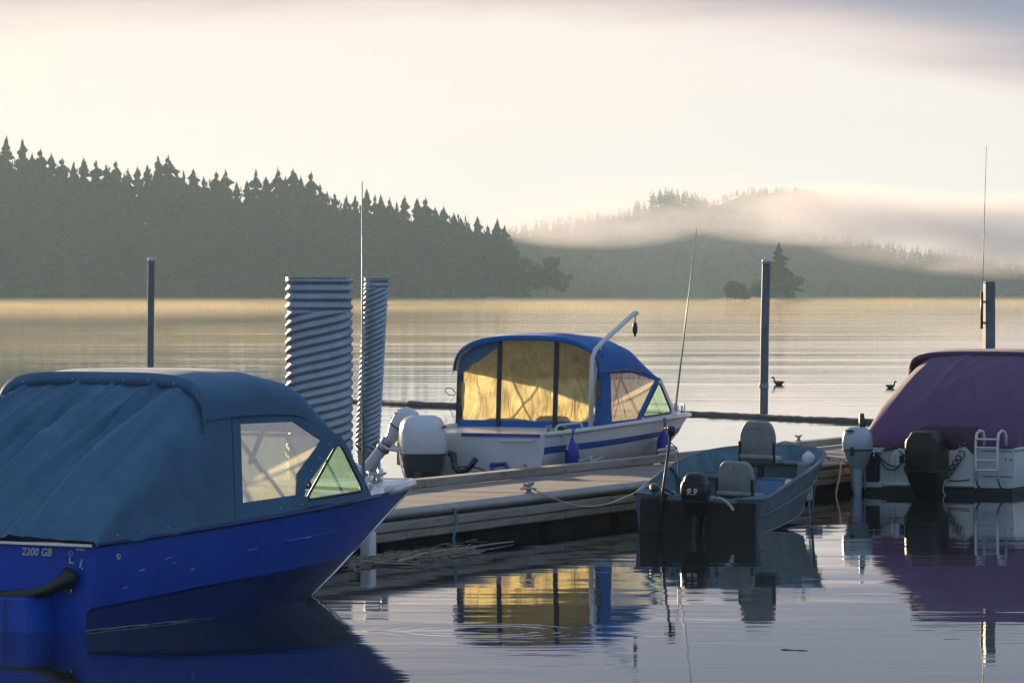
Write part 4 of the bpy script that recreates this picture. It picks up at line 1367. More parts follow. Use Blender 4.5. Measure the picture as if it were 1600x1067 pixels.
mb = MB(); mb.bbox((.08, -.02, .12), (.30, .12, .09), .015, Matrix.Rotation(-.5, 3, 'Y')); mb.build('tilt_bracket', mat_chrome, km)
mb = MB(); mb.bbox((-.12, 1.12, .58), (.18, .20, .34), .02); mb.build('motor_bracket', mat_galv, white)
# fenders hang from the white boat: things of their own
def fender(root_pt, label, L=.42, r=.085, ropelen=.4):
    root = empty('fender', root_pt, 0, label, 'fender', 'blue fenders of the white boat')
    mb = MB(); mb.smooth = True
    mb.lathe([(.0, -L - .02), (r * .6, -L), (r, -L + .06), (r, -.10), (r * .75, -.03), (.03, .02), (.022, .06), (.0, .065)], 16)
    mb.build('fender_body', pmat('blue_fender_vinyl', (0.012, 0.02, 0.33), .4, var=.12), root)
    mb = MB(); mb.smooth = True; mb.tube([(0, 0, .05), (.01, .01, .15), (0, .02, ropelen)], .012, 6); mb.tube([(0, 0, .06), (.04, .0, .2), (.02, .02, ropelen)], .010, 6)
    mb.build('lanyard', mat_rope_blue, root)
    return root
def wl(u, v, w):
    p = Vector((ax.x * u - ax.y * v, ax.y * u + ax.x * v, w)); return Vector((-.52, 63.75, 0)) + p
fender(wl(.47, -1.32, .76), 'blue fender hanging near the stern corner of the white boat', .36, .105, .2)
fender(wl(3.15, -1.30, .80), 'blue fender hanging below the side windshield of the white boat', .42, .105, .24)
rope('stern_line', [wl(.36, -1.05, .95), wl(.42, -1.28, .80), wl(.36, -1.30, .66), wl(.5, -1.36, .72), wl(.44, -1.38, .55), wl(.5, -1.45, .50), wl(.7, -1.5, .56), wl(.6, -1.55, .50), wl(.85, -1.6, .54)], .014, mat_rope, 'pale rope tied at the stern corner of the white boat beside its fender')
# ------------------------------------------------------------------ the small open aluminium boat
def alu_material():
    m = pmat('weathered_aluminium', (0.085, 0.145, 0.175), .48, .35, var=.3, vscale=3.0, rvar=.25, bump=.003, bscale=8, dirt=.5, dirtcol=(0.08, 0.09, 0.09))
    return m
mat_alu = alu_material()
mat_alu_in = pmat('blue_painted_inside', (0.06, 0.16, 0.22), .6, .1, var=.35, vscale=4, dirt=.6, dirtcol=(.16, .17, .17))
mat_seat = pmat('faded_grey_vinyl_seat', (0.24, 0.25, 0.24), .6, var=.15, vscale=5, dirt=.35, dirtcol=(.12, .11, .09))
ta = Vector((.328, .945)).normalized()
tin = empty('open_skiff', (2.23, 53.9, 0), math.atan2(ta.y, ta.x), 'small weathered open aluminium boat with two grey seats beside the dock', 'boat')
tin.rotation_euler = (R(2.0), 0, tin.rotation_euler[2])
rows = [[(0, .80, .42), (.6, .83, .52), (1.3, .86, .64), (2.2, .86, .77), (3.0, .74, .85), (3.7, .48, .89), (4.05, .22, .90), (4.15, .0, .90)],
        [(0, .77, .22), (1.3, .80, .38), (2.2, .78, .50), (3.0, .63, .60), (3.7, .34, .67), (4.02, .0, .70)],
        [(0, .74, .0), (1.3, .72, .08), (2.2, .66, .16), (3.0, .48, .26), (3.6, .22, .38), (3.85, .0, .45)],
        [(0, 0, -.14), (1.5, 0, -.13), (2.6, 0, -.07), (3.4, 0, .12), (3.75, 0, .32)]]
th, tgun = hull(tin, rows, [mat_alu, mat_alu_in], n=36)
# the skin is thin plate: inside face in worn blue paint
sm = th.modifiers.new('plate', 'SOLIDIFY'); sm.thickness = .02; sm.offset = -1; sm.material_offset = 1; sm.use_rim = True
rail(tin, tgun, mat_alu, .024, 0, 99, 'gunwale', .0, .0)
mb = MB(); mb.smooth = True
for k, (row, out) in enumerate(((rows[1], .008), (rows[2], .006))):
    f = hermite(row)
    for s in (-1, 1): mb.tube([(f(i / 24)[0], s * (f(i / 24)[1] + out), f(i / 24)[2]) for i in range(24)], .014, 5)
mb.build('spray_rail', mat_alu, tin)
MB().bbox((-.030, 0, .17), (.035, 1.44, .44), .012).build('transom_board', pmat('shaded_wet_plywood', (.030, .030, .028), .75, spec=.15, var=.3, vscale=3), tin)  # wet plywood, with the shade on it put into the near-black colour
mb = MB(); mb.bbox((0.0, 0, .385), (.10, 1.0, .05), .012); mb.build('transom_cap', mat_alu, tin)
for s in (-1, 1):
    mb = MB(); mb.poly([(-.02, s * .80, .43), (.34, s * .82, .475), (.02, s * .42, .415), (-.02, s * .42, .41)], (0, 0, .012)); mb.build('corner_plate', mat_alu, tin)
def thwart(u, d, w, nm='thwart'):
    g = gun_at(tgun, u)[1] - .07
    mb = MB(); mb.bbox((u, 0, w), (d, 2 * g, .04), .01); mb.bbox((u, 0, w - .13), (d * .8, 2 * g - .1, .22), .01)
    return mb.build(nm, mat_alu, tin)
thwart(.42, .28, .30); thwart(1.15, .34, .36); thwart(2.45, .36, .55); thwart(3.45, .5, .72, 'bow_deck')
MB().box((1.6, 0, .06), (2.9, 1.1, .02)).build('floor', mat_alu_in, tin)
for u in (.8, 1.7, 2.9):
    g = gun_at(tgun, u)
    for s in (-1, 1):
        mb = MB(); mb.tube([(u, s * (g[1] - .03), g[2] - .02), (u, s * (g[1] - .11), g[2] - .25), (u, s * .62, .1)], .018, 5)
        mb.build('rib', mat_alu_in, tin)
def seat(u, v, w, turn, ped, wd=.46, hh=.46):
    """folding boat seat seen from behind"""
    mb = MB(); mb.smooth = True
    rings = []
    for x, k in ((-.055, .86), (-.045, .96), (-.01, 1.0), (.03, 1.0), (.05, .93)):
        ring = []
        for q in rounded([(-wd / 2 * k, 0.0), (wd / 2 * k, 0.0), (wd / 2 * .98 * k, hh * .68), (wd / 2 * .70 * k, hh * k), (-wd / 2 * .70 * k, hh * k), (-wd / 2 * .98 * k, hh * .68)], .07, 4):
            ring.append((x - .10 * q[1], q[0], q[1] + .05))
        rings.append(ring)
    mb.loft(rings)
    s = mb.build('seat_back', mat_seat, tin, angle=40)
    s.location = (u, v, w); s.rotation_euler = (0, 0, turn)
    mb = MB(); mb.smooth = True; mb.bbox((.24, 0, .02), (.46, wd, .11), .035); mb.build('seat_cushion', mat_seat, s, angle=40)
    mb = MB(); mb.smooth = True; mb.tube([(-.06, -wd * .46, .07), (-.06, wd * .46, .07)], .035, 10); mb.build('back_roll', mat_seat, s)
    for sd in (-1, 1):
        mb = MB(); mb.bbox((-.055, sd * (wd / 2 - .012), .13), (.035, .035, .27), .008, Matrix.Rotation(R(-7), 3, 'Y')); mb.build('hinge_bar', mat_black, s)
    mb = MB(); mb.tube([(.2, 0, -ped), (.2, 0, -.03)], .045, 12); mb.bbox((.2, 0, -.04), (.3, .3, .03), .008); mb.build('pedestal', mat_black, s)
    mb = MB(); mb.lathe([(.010, 0), (.010, .006)], 8, (-.105, 0, hh * .90), Matrix.Rotation(R(-90), 3, 'Y')); mb.build('button', mat_black, s)
    return s
seat(1.02, -.17, .36, R(-4), .12, .48, .42)
seat(2.32, -.06, .76, R(3), .28, .46, .47)
# nine point nine motor on the transom
tm = outboard(tin, (-.17, -.01, 0), R(3), 0, (mat_cowl_black, mat_black, mat_black),
              [(.40, .20, .150, .0, 3.0), (.46, .215, .168, .0, 3.0), (.56, .215, .168, .0, 3.0), (.615, .20, .158, .01, 3.0), (.625, .185, .14, .01, 3.0), (.66, .18, .135, .015, 2.8), (.70, .15, .115, .02, 2.6), (.725, .09, .075, .03, 2.4)],
              [(.18, .08, .07, .02, 3), (.27, .12, .10, .01, 3), (.385, .19, .142, 0, 3)], .06, .09, .75)
text_mesh(tm, 'lettering', '9.9', .105, mat_letter, aft_matrix(-.222, .0, .505), .25, .003)
mb = MB(); mb.smooth = True; mb.tube([(.18, .05, .40), (.34, .16, .43), (.60, .25, .52)], [.03, .028, .034], 10); mb.build('tiller', mat_black, tm)
rope('fuel_hose', [(-.02, -.12, .38), (.02, -.2, .42), (-.03, -.32, .41), (-.06, -.42, .34), (-.07, -.46, .29)], .020, mat_rope, None, parent=tin)
# electric trolling motor clamped left of it
mb = MB(); mb.smooth = True
mb.tube([(-.10, .455, -.30), (-.10, .44, .30), (-.10, .34, 1.22)], .017, 10)
tr = mb.build('trolling_motor', mat_black, tin)
mb = MB(); mb.smooth = True
mb.lathe([(.0, 0), (.035, .01), (.05, .05), (.055, .09), (.04, .125), (.0, .13)], 12, (-.10, .34, 1.14), sx=1.3); mb.tube([(-.10, .34, 1.225), (-.07, .43, 1.235)], [.03, .022], 10); mb.build('control_head', mat_black, tr)
mb = MB(); mb.bbox((-.05, .43, .40), (.12, .09, .12), .015); mb.tube([(-.02, .46, .38), (.02, .58, .46)], .012, 6); mb.tube([(-.10, .42, .52), (-.02, .30, .44)], .012, 6); mb.build('clamp', mat_black, tr)
rope('cord', [(-.09, .36, 1.08), (-.02, .27, .95), (.0, .26, .6), (.2, .2, .42), (.3, .3, .33)], .006, mat_black, None, parent=tin)
# gear lying in the boat
mb = MB(); mb.bbox((1.62, -.42, .42), (.02, .36, .34), .01, Matrix.Rotation(.35, 3, 'Y')); mb.build('blue_board', pmat('blue_board_paint', (.05, .16, .32), .5, var=.2), tin)
for i, (u, v, w, r) in enumerate(((3.05, -.52, .80, .09), (1.85, -.60, .52, .07))):
    rnd = random.Random(60 + i)
    mb = MB(); mb.smooth = True
    mb.lathe([(.0, -r), (r * .7, -r * .8), (r, -.2 * r), (r * .85, .5 * r), (r * .3, r), (.0, r * 1.05)], 12)
    mb.v = [(a * rnd.uniform(.8, 1.2), b * rnd.uniform(.8, 1.2), c * rnd.uniform(.85, 1.15)) for a, b, c in mb.v]
    o = mb.build('plastic_bag', pmat('white_plastic', (.62, .63, .65), .5), tin); o.location = (u, v, w)
mb = MB(); mb.bbox((2.98, -.50, .66), (.14, .18, .18), .01); mb.build('small_box', mat_seat, tin)
mb = MB(); mb.bbox((1.72, -.22, .33), (.3, .5, .10), .02); mb.build('tackle_tray', mat_alu, tin)
rope('strap', [(1.55, .84, .68), (1.65, .66, .45), (1.75, .45, .28), (1.9, .2, .18)], .014, mat_black, None, parent=tin)
cleat(tin, (3.75, -.25, .91), .5, 1.0)
rope('bow_rope', [(3.7, .12, .92), (3.62, -.05, .98), (3.74, -.2, .93), (3.9, -.1, .93)], .012, mat_rope, None, parent=tin)
mb = MB(); mb.bbox((.22, .63, .50), (.24, .10, .08), .02, Matrix.Rotation(.4, 3, 'Z')); mb.build('rod_holder', pmat('rusty_brown', (.10, .05, .035), .7), tin)
rope('cord', [(.05, .78, .46), (.2, .62, .55), (.1, .45, .44), (.3, .4, .47), (-.02, .3, .43)], .007, mat_rope, None, parent=tin)

# ------------------------------------------------------------------ the boat with the purple canopy
ra = Vector((.36, .933)).normalized()
right = empty('canopied_motorboat', (6.08, 64.0, 0), math.atan2(ra.y, ra.x), 'pale motorboat under a purple canvas cover at the right edge', 'boat')
mat_pale = pmat('pale_gelcoat', (0.56, 0.60, 0.60), .35, var=.08, vscale=2.5, coat=.2, dirt=.25, dirtcol=(.25, .27, .25))
mat_boot = pmat('dark_antifouling', (0.012, 0.020, 0.024), .6, var=.3)
rows = [[(0, 1.13, .66), (1.5, 1.20, .72), (3.2, 1.20, .84), (4.6, .92, .95), (5.6, .45, 1.02), (6.2, 0, 1.05)],
        [(0, 1.12, .40), (1.5, 1.18, .44), (3.2, 1.14, .55), (4.6, .80, .66), (5.5, .35, .74), (6.0, 0, .78)],
        [(0, 1.10, .11), (1.5, 1.14, .12), (3.2, 1.05, .18), (4.5, .66, .28), (5.3, .25, .38), (5.7, 0, .42)],
        [(0, 1.06, -.04), (1.5, 1.06, -.03), (3.2, .85, .0), (4.3, .42, .06), (5.2, 0, .15)],
        [(0, 0, -.35), (2.0, 0, -.33), (3.6, 0, -.24), (4.8, 0, -.05)]]
_, rgun = hull(right, rows, [mat_pale, mat_boot], split=[0, 0, 1, 1, 0])
rail(right, rgun, mat_pale, .028, 0, 99, 'rub_rail', -.01, .012)
deck_sheet(right, rgun, mat_pale, 3.6, 6.15, 'foredeck', .0, .06)
MB().box((-.012, 0, .05), (.02, 2.22, .11)).build('boot_stripe', mat_boot, right)
# moulded transom: raised wings and a recessed engine well
mb = MB(); mb.poly([(-.02, .70, .11), (-.02, -.55, .11), (-.02, -.55, .56), (-.02, -.42, .70), (-.02, -.15, .62), (-.02, .25, .62), (-.02, .60, .66), (-.02, .70, .55)], (-.012, 0, 0)); mb.build('well_panel', mat_white, right, bevel=.006)
mb = MB(); mb.bbox((-.03, 1.0, .60), (.14, .34, .035), .01); mb.bbox((-.02, .66, .34), (.06, .10, .48), .02); mb.bbox((-.02, -.56, .34), (.06, .06, .50), .02); mb.bbox((-.05, .1, .135), (.10, 1.3, .05), .02)
mb.build('transom_moulding', mat_pale, right)
MB().bbox((-.04, .98, .36), (.06, .26, .40), .02).build('battery_box', mat_black, right)
MB().bbox((-.02, .98, .13), (.07, .34, .10), .02).build('corner_step', mat_pale, right)
for w in (.27, .63): MB().box((-.006, -.88, w), (.008, .44, .008)).build('transom_seam', mat_boot, right)
for (v, w) in ((-1.0, .52), (-1.08, .51), (-.78, .50)):
    MB().box((-.008, v, w), (.008, .018, .03)).build('decal', mat_stripe, right)
rndf = random.Random(5)
folds = [(rndf.uniform(-1, 1), rndf.uniform(-1, 1), rndf.uniform(.05, .14), rndf.uniform(-.014, .018)) for _ in range(10)] + [(.2, .45, .08, .03), (.0, .25, .05, .025), (.75, .95, .10, .03)]
cover(right, mat_canvas_purple, rgun, .02, 2.50, 1.975, 1.085, folds, w0=.03, n_exp=5.0, sag=.62)
roof_sheet(right, mat_canvas_purple, [(2.44, 1.10, 1.68, 1.99), (2.9, 1.13, 1.70, 2.04), (3.5, 1.13, 1.70, 2.03), (4.0, 1.06, 1.52, 1.80), (4.5, .95, 1.10, 1.25)], n_exp=4.0)
mb = MB(); mb.smooth = True
hm = []
for j in range(61):
    c, s = sup(even_phi(4.0, 60, .35)[60 - j], 4.0); hm.append((1.115 * c, 1.67 + .335 * s))
mb.v = [(2.40 + .02 * q, v, w - .07 + .075 * q) for (v, w) in hm for q in (0, 1)]
mb.f = [(2 * j, 2 * j + 2, 2 * j + 3, 2 * j + 1) for j in range(60)]; mb.mi = [0] * 60; mb.sm = [True] * 60
mb.build('roof_hem', mat_canvas_purple, right, solid=.01)
for side in (-1, 1):
    mb = MB(); mb.poly([(2.4, side * 1.20, .78), (4.3, side * 1.02, .93), (4.3, side * 1.0, 1.15), (3.9, side * 1.08, 1.55), (3.4, side * 1.12, 1.72), (2.4, side * 1.10, 1.70)]); mb.build('side_curtain', mat_canvas_purple, right, solid=.008)
# darker flap gathered round the engine well
mb = MB(); mb.smooth = True
def flap(s, t):
    v = .80 - 1.37 * s
    top = interp(v, [-.57, .18, .26, .55, .80], [.985, .99, .97, .78, .66])
    bot = interp(v, [-.57, -.42, -.25, .1, .45, .80], [.56, .71, .63, .62, .65, .62])
    w = bot + (top - bot) * t
    return (-.045 - .02 * math.sin(9 * v) * (1 - t) + .13 * t * t, v, w)
mb.sheet(flap, 40, 10); mb.build('cover_flap', mat_canvas_dark, right, solid=.008)
for q in range(10):
    v = -.62 - q * .055 if q < 9 else .9
    o = snap(right, (-.02, v, .655), .009); o.rotation_euler = (0, R(-90), 0)
for v, w in ((-.42, .735), (-.35, .70), (.78, .64)):
    o = snap(right, (-.075, v, w), .010); o.rotation_euler = (0, R(-90), 0)
outboard(right, (-.34, .06, 0), R(-3), 0, (mat_cowl_black, mat_cowl_black, mat_black),
         [(.36, .36, .255, 0, 4.0), (.60, .37, .262, 0, 4.0), (.76, .365, .258, .0, 4.0), (.80, .35, .245, .0, 4.0), (.83, .34, .215, .0, 4.0), (.90, .31, .175, .01, 4.0), (.915, .24, .14, .01, 4.0)],
         [(-.05, .17, .13, .0, 3), (.08, .24, .17, 0, 3.5), (.20, .31, .22, 0, 4), (.345, .35, .25, 0, 4)], .11, .18, .7, seam=True)
rk = outboard(right, (-.30, 1.10, 0), R(12), 0, (mat_cowl_grey, mat_leg_grey, mat_leg_grey),
         [(.64, .24, .212, .0, 2.8), (.72, .25, .222, .0, 2.8), (.84, .24, .212, .0, 2.8), (.92, .19, .175, .01, 2.6), (.96, .10, .10, .02, 2.4)],
         [(.34, .09, .10, .0, 2.8), (.46, .17, .15, .0, 2.8), (.62, .235, .208, .0, 2.8)], .085, .11, .85)
mb = MB(); mb.smooth = True; mb.tube([(.10, -.06, .92), (.11, -.055, 1.0), (.115, -.05, 1.15)], [.05, .045, .032], 10); mb.build('tiller', mat_black, rk)
MB().bbox((-.245, .06, .62), (.04, .06, .12), .012).build('latch', mat_black, rk)
MB().bbox((-.20, .10, .915), (.10, .12, .02), .006).build('vent', mat_gloss_dark, rk)
mb = MB()
for q in range(3): mb.lathe([(.022, 0), (.022, .015), (.0, .02)], 8, (.02, -.225 - .01 * q, .55 + .045 * q), Matrix.Rotation(R(90), 3, 'X'))
mb.build('bolt', mat_chrome, rk)
# boarding ladder: two hooked rails and four rungs
mb = MB(); mb.smooth = True
lad = empty('boarding_ladder', (0, 0, 0)); lad.parent = right
for v in (-.60, -.92):
    mb = MB(); mb.smooth = True
    mb.tube([(-.14, v, .20), (-.16, v, .45), (-.14, v, .78), (-.12, v - .01, .88), (-.06, v - .04, .92), (.0, v - .07, .90), (.02, v - .08, .84), (.02, v - .08, .70)], .021, 8)
    mb.build('ladder_rail', mat_white, lad)
    mb = MB(); mb.smooth = True; mb.tube([(-.14, v, .24), (-.14, v - .03, .14), (-.15, v - .07, .10)], .015, 6); mb.build('ladder_foot', mat_black, lad)
for w in (.36, .50, .68, .80):
    mb = MB(); mb.bbox((-.155, -.76, w), (.05, .32, .028), .01); mb.build('rung', mat_white, lad)
# coiled hose, wires
pts = []
for k in range(90):
    t = k / 89
    a = t * 2 * math.pi * 5.5
    pts.append((-.09 + .03 * math.sin(a), -.39 + .26 * t + .055 * math.cos(a) * (1 - .3 * t), .60 - .38 * t + .05 * math.sin(a)))
mb = MB(); mb.smooth = True; mb.tube(pts, .009, 6); mb.build('coiled_hose', mat_black, right)
for pts in ([(-.05, .84, .52), (-.1, .7, .42), (-.12, .55, .40), (-.1, .48, .50)], [(-.05, .84, .48), (-.1, .72, .36), (-.13, .58, .36), (-.12, .47, .46), (-.12, .3, .47)], [(-.08, .55, .62), (-.09, .43, .50), (-.1, .46, .34), (-.12, .34, .18)],
            [(-.10, .06, .30), (-.08, -.15, .22), (-.1, -.3, .20), (-.1, -.5, .22)], [(-.05, .48, .66), (-.06, .38, .58), (-.06, .36, .50)]):
    rope('cable', pts, .011, mat_black, None, parent=right)
mb = MB(); mb.bbox((-.12, .50, .50), (.05, .07, .12), .02); mb.bbox((-.12, .36, .455), (.05, .12, .05), .02); mb.build('connector', mat_black, right)
rope('drain_hose', [(-.10, -.20, .22), (-.22, -.17, .2), (-.24, -.15, .05), (-.2, -.22, -.05)], .010, mat_rope, None, parent=right)
# ------------------------------------------------------------------ ropes, debris, ducks
def dw(u, v, w):
    n = Vector((-dd.y, dd.x, 0)); return Vector((dA.x, dA.y, 0)) + dd * u + n * v + Vector((0, 0, w))
def tw(u, v, w):
    return Vector((2.23, 53.9, 0)) + Vector((ta.x * u - ta.y * v, ta.y * u + ta.x * v, w))
a = dw(c2.x, .16, ZD + .14); b2 = tw(.02, .78, .47)
mid = a.lerp(b2, .5)
rope('mooring_line', [a + Vector((-.05, 0, .02)), a, a.lerp(b2, .25) - Vector((0, 0, .13)), mid - Vector((0, 0, .20)), a.lerp(b2, .75) - Vector((0, 0, .15)), b2], .009, mat_rope, 'pale mooring line sagging from the dock cleat to the small open boat')
rope('rope_wrap', [dw(c2.x - .12, .16, ZD + .17), dw(c2.x + .0, .10, ZD + .20), dw(c2.x + .1, .2, ZD + .15), dw(c2.x - .08, .24, ZD + .12), dw(c2.x - .1, .08, ZD + .13), dw(c2.x + .08, .1, ZD + .12)], .013, mat_rope, 'pale rope wound round the dock cleat')
g = dock_local(PG(677, 818, .25))
rope('hanging_rope', [dw(g.x, -.01, ZD + .02), dw(g.x + .01, -.03, .30), dw(g.x - .02, -.03, .18), dw(g.x - .07, -.03, .10), dw(g.x - .03, -.02, -.05)], .018, mat_rope_green, 'teal rope hanging over the fascia of the dock into the water')
g = dock_local(PG(1282, 727, ZD))
pts = []
rnd = random.Random(4)
for k in range(26):
    an = k * .9
    pts.append(dw(g.x + .16 * math.cos(an) + rnd.uniform(-.04, .04), .20 + .10 * math.sin(an), ZD + .07 + .006 * k * .6 + rnd.uniform(0, .03)))
rope('rope_coil', pts, .02, mat_rope_blue, 'tangled blue rope heaped on the dock edge by the bow of the open boat', 4)
rope('hanging_line', [dw(g.x + .35, .12, ZD + .08), dw(g.x + .5, -.02, ZD + .04), dw(g.x + .42, -.05, .28), dw(g.x + .28, -.05, .08), dw(g.x + .2, -.05, -.08)], .016, mat_rope, 'pale line hanging down the dock face beside the blue rope')
rp = Vector((6.08, 64.0, 0))
def rw(u, v, w): return rp + Vector((ra.x * u - ra.y * v, ra.y * u + ra.x * v, w))
rope('stern_line', [dw(g.x + .1, .15, ZD + .12), dw(g.x + .9, .0, ZD + .02), dw(g.x + 1.6, -.06, .30), rw(-.05, 1.08, .50)], .013, mat_black, 'dark line from the dock to the stern of the purple covered boat')
rope('stern_line', [dw(g.x + .2, .12, ZD + .12), dw(g.x + 1.0, .05, ZD + .06), rw(-.02, 1.10, .58)], .012, mat_rope_blue, 'blue line stretched tight from the dock to the purple covered boat')
tb = tw(3.6, -.40, .72)
rope('hanging_line', [tb, tb + Vector((.03, -.02, -.25)), tb + Vector((.0, -.03, -.55)), tb + Vector((.02, -.02, -.80))], .012, mat_rope, 'pale line hanging from the bow of the open boat to the water')
o = MB().bbox((0, 0, 0), (.22, .20, .50), .03).build('dock_bumper', mat_cap, dock); o.location = (dock_local(PG(1338, 760)).x, -.10, .22)
rope('rope_bundle', [P(1043, 716, 60.0) + Vector((.12 * math.cos(k * 1.3), .1 * math.sin(k * 1.3), .02 + .012 * k)) for k in range(12)], .022, mat_rope, 'small pale bundle of rope on the far dock rail beside the fender', 4)

# reeds and sticks drifted against the dock
mat_straw = pmat('drifted_reeds', (0.22, 0.19, 0.13), .9, var=.4, vscale=6)
rnd = random.Random(9)
mb = MB()
p0 = PG(560, 884)
for i in range(620):
    x = 552 + 190 * rnd.random() ** 1.5
    yc = 878 - (x - 560) * .105
    p = PG(x, yc + rnd.gauss(0, 5.0), 0)
    an = math.atan2(dd.y, dd.x) + rnd.gauss(0, .55)
    L = rnd.uniform(.08, .38)
    d = Vector((math.cos(an), math.sin(an), rnd.uniform(-.06, .10))) * L
    r = rnd.uniform(.003, .008)
    z = rnd.uniform(.0, .03)
    q = p + Vector((0, 0, z))
    mb.tube([q - d / 2, q + d / 2], r, 4)
tag(mb.build('floating_reeds', mat_straw), 'mat of drifted reeds and straw floating against the dock', 'debris', kind='stuff')
def stick(name, a, b, r, mat, label, cat='stick'):
    a, b = Vector(a), Vector(b)
    mb = MB(); mb.smooth = True
    n = 8
    mb.tube([a.lerp(b, i / n) + Vector((0, 0, .25 * r * math.sin(i * 1.3))) for i in range(n + 1)], [r * (1 - .4 * i / n) for i in range(n + 1)], 7)
    return tag(mb.build(name, mat), label, cat)
mat_pale_wood = pmat('bleached_wood', (.30, .28, .25), .8, var=.2, vscale=5)
stick('floating_pole', PG(672, 866) + Vector((0, 0, .02)), PG(802, 848.5) + Vector((0, 0, .02)), .013, mat_pale_wood, 'long bleached pole floating along the dock', 'pole')
stick('floating_stick', PG(622, 882) + Vector((0, 0, .03)), PG(668, 870) + Vector((0, 0, .05)), .020, mat_pale_wood, 'short thick bleached stick lying on the reed mat')
stick('floating_stick', PG(560, 882) + Vector((0, 0, .03)), PG(660, 886) + Vector((0, 0, .02)), .016, mat_straw, 'thin straw coloured stick along the near edge of the reed mat')
stick('floating_twig', PG(1221, 1014.5), PG(1262, 1016.5), .008, mat_log, 'small dark twig floating alone on the open water in front')

def duck(x, y, face, label, s=1.0):
    base = PG(x, y)
    root = empty('duck', base, 0, label, 'duck', 'ducks on the open water')
    f = face
    mb = MB(); mb.smooth = True
    rings = []
    for u, r, z in ((-.19, .008, .10), (-.15, .035, .085), (-.08, .075, .055), (.0, .09, .05), (.08, .08, .055), (.13, .05, .085), (.15, .035, .13), (.155, .028, .18), (.165, .032, .215), (.185, .036, .235), (.215, .026, .235), (.235, .010, .228), (.27, .006, .222)):
        tilt = max(0, min(1, (u - .1) / .06)) if u < .17 else 1
        ring = []
        for k in range(12):
            a = 2 * math.pi * k / 12
            up = r * math.sin(a)
            if u < .12: ring.append((f * u * s, r * math.cos(a) * s, (z + up * .85) * s))
            elif u < .17: ring.append((f * (u - up * .8) * s, r * math.cos(a) * s, (z + up * .35) * s))
            else: ring.append((f * u * s, r * math.cos(a) * s, (z + up) * s))
        rings.append(ring)
    mb.loft(rings)
    mb.build('body', pmat('dark_brown_plumage', (.045, .035, .028), .7, var=.4, vscale=18), root, angle=60)
    return root
duck(1217, 601, -1, 'dark duck swimming left on the open water, nearer the tall post', .95)
duck(1391, 606, 1, 'dark duck on the open water just left of the purple canopy', .8)
# ------------------------------------------------------------------ haze, mist and fog
HAZE, MIST, FOG, VEIL = 1.14e-4, 0.85e-3, 0.020, 0.0013
def vol_box(name, lo, hi, label, col, dens, aniso, noise_fn=None):
    c = [(a + b) / 2 for a, b in zip(lo, hi)]
    s = [b - a for a, b in zip(lo, hi)]
    o = MB().box((0, 0, 0), s).build(name, None)
    o.location = c
    m = bpy.data.materials.new(name)
    m.use_nodes = True
    nt = m.node_tree
    nt.nodes.clear()
    out = nd(nt, 'ShaderNodeOutputMaterial')
    pv = nd(nt, 'ShaderNodeVolumePrincipled')
    pv.inputs['Color'].default_value = (*col, 1)
    pv.inputs['Density'].default_value = dens
    pv.inputs['Anisotropy'].default_value = aniso
    lk(nt, pv.outputs[0], out.inputs['Volume'])
    if noise_fn:
        lk(nt, math_node(nt, 'MULTIPLY', noise_fn(nt), dens), pv.inputs['Density'])
    o.data.materials.append(m)
    return tag(o, label, 'haze', kind='stuff')

vol_box('haze', (-900, -60, -1.0), (900, 3400, 92), 'thin morning haze filling the air over the lake', (0.62, 0.86, 1.0), HAZE, 0.2)

def mist_fn(nt):
    t = nd(nt, 'ShaderNodeTexCoord')
    g = t.outputs['Generated']
    s = nd(nt, 'ShaderNodeSeparateXYZ'); lk(nt, g, s.inputs[0])
    n = noise(nt, mapping(nt, t.outputs['Object'], (0.012, 0.006, 0.3)), 1.0, 4, 0.6)
    top = math_node(nt, 'SUBTRACT', 1.0, s.outputs[2], clamp=True)
    front = math_node(nt, 'MULTIPLY', s.outputs[1], 11.0, clamp=True)
    return math_node(nt, 'MULTIPLY', math_node(nt, 'MULTIPLY', top, front), ramp(nt, n, [(0.38, 0.05), (0.7, 1.8)]))
vol_box('mist', (-420, 135, 0.03), (420, 1425, 1.35), 'low golden mist drifting over the far water', (0.97, 0.78, 0.52), MIST, 0.55, mist_fn)

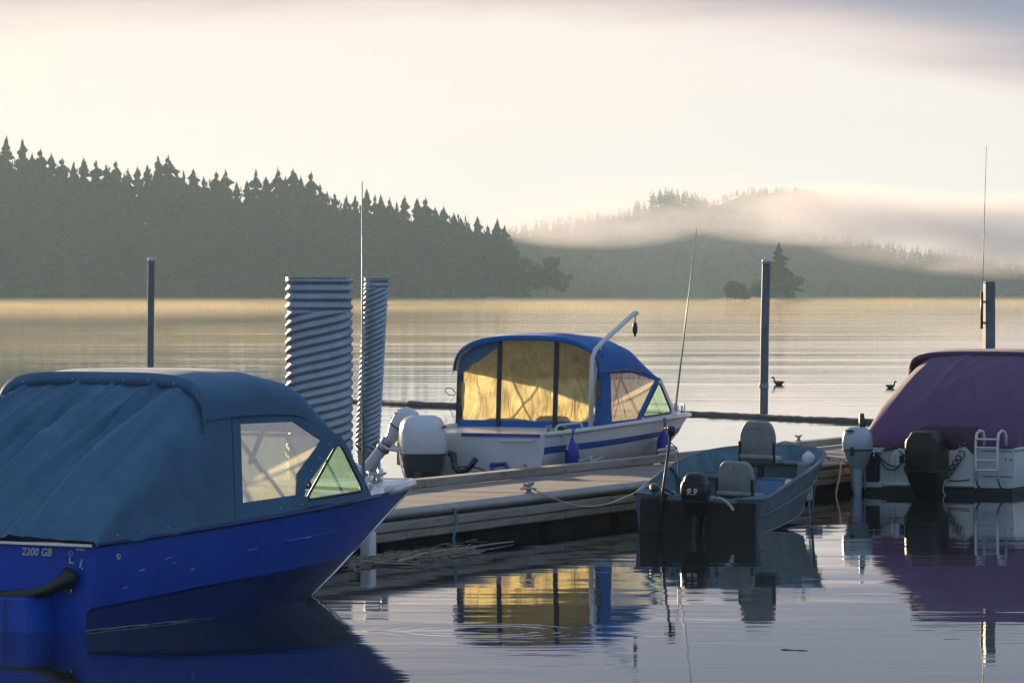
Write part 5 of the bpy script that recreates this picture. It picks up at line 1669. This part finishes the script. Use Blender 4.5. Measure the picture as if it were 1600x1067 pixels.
def fog_fn(seed, sc):
    def fn(nt):
        t = nd(nt, 'ShaderNodeTexCoord')
        s = nd(nt, 'ShaderNodeSeparateXYZ'); lk(nt, t.outputs['Generated'], s.inputs[0])
        n = noise(nt, mapping(nt, t.outputs['Object'], sc, (seed, seed * 2, 0)), 1.0, 4, 0.55)
        e = None
        for i in range(3):
            a = math_node(nt, 'SUBTRACT', s.outputs[i], 0.5)
            a = math_node(nt, 'MULTIPLY', math_node(nt, 'MULTIPLY', a, a), 4.0)
            e = a if e is None else math_node(nt, 'ADD', e, a)
        env = math_node(nt, 'SUBTRACT', 1.0, e, clamp=True)
        n2 = noise(nt, mapping(nt, t.outputs['Object'], tuple(q * 3.1 for q in sc), (seed * 3, 0, seed)), 1.0, 4, 0.6)
        nn = math_node(nt, 'MULTIPLY_ADD', n2, 0.45, math_node(nt, 'MULTIPLY', n, 0.75))
        k = math_node(nt, 'MULTIPLY', env, ramp(nt, nn, [(0.46, 0.03), (0.58, 0.4), (0.72, 1.0)]))
        return k
    return fn
def fog(x0, x1, y0, y1, Y, depth, dens, label, seed):
    a, b = P(x0, y1, Y), P(x1, y0, Y)
    return vol_box('fog_bank', (a.x, Y - depth / 2, a.z), (b.x, Y + depth / 2, b.z), label, (0.92, 0.86, 0.89), dens, 0.2, fog_fn(seed, (0.014, 0.014, 0.045)))
fog(1020, 1560, 282, 388, 1800, 190, FOG * 1.3, 'bright pink fog bank lying across the slope right of the wooded knoll', 1.3)
fog(1240, 2060, 292, 440, 1775, 200, FOG * 2.0, 'fog bank sinking over the low ridge at the right edge', 2.6)
fog(740, 1120, 310, 392, 1790, 190, FOG * 1.1, 'wisp of fog under the wooded knoll', 4.1)
fog(760, 1300, 262, 356, 2260, 160, FOG * .3, 'thin veil of fog around the wooded knoll', 7.7)
fog(1130, 1620, 286, 400, 2760, 240, FOG * .8, 'thin fog in front of the farthest ridge', 9.2)
def veil_fn(nt):
    t = nd(nt, 'ShaderNodeTexCoord')
    s = nd(nt, 'ShaderNodeSeparateXYZ'); lk(nt, t.outputs['Generated'], s.inputs[0])
    n = noise(nt, mapping(nt, t.outputs['Object'], (0.008, 0.008, 0.03)), 1.0, 3, 0.5)
    side = math_node(nt, 'MULTIPLY', math_node(nt, 'MULTIPLY', s.outputs[0], math_node(nt, 'SUBTRACT', 1.0, s.outputs[0])), 5.0, clamp=True)
    up = ramp(nt, s.outputs[2], [(0.0, 0.15), (0.45, 0.5), (0.75, 1.0), (1.0, 0.0)])
    return math_node(nt, 'MULTIPLY', math_node(nt, 'MULTIPLY', side, up), math_node(nt, 'MULTIPLY_ADD', n, 1.2, 0.4))
va, vb = P(740, 470, 1650), P(2000, 318, 1650)
vol_box('fog_veil', (va.x, 1560, 0.6), (vb.x, 1690, vb.z), 'grey blue veil of mist hanging in front of the right hand hills', (0.46, 0.50, 0.68), VEIL, 0.3, veil_fn)
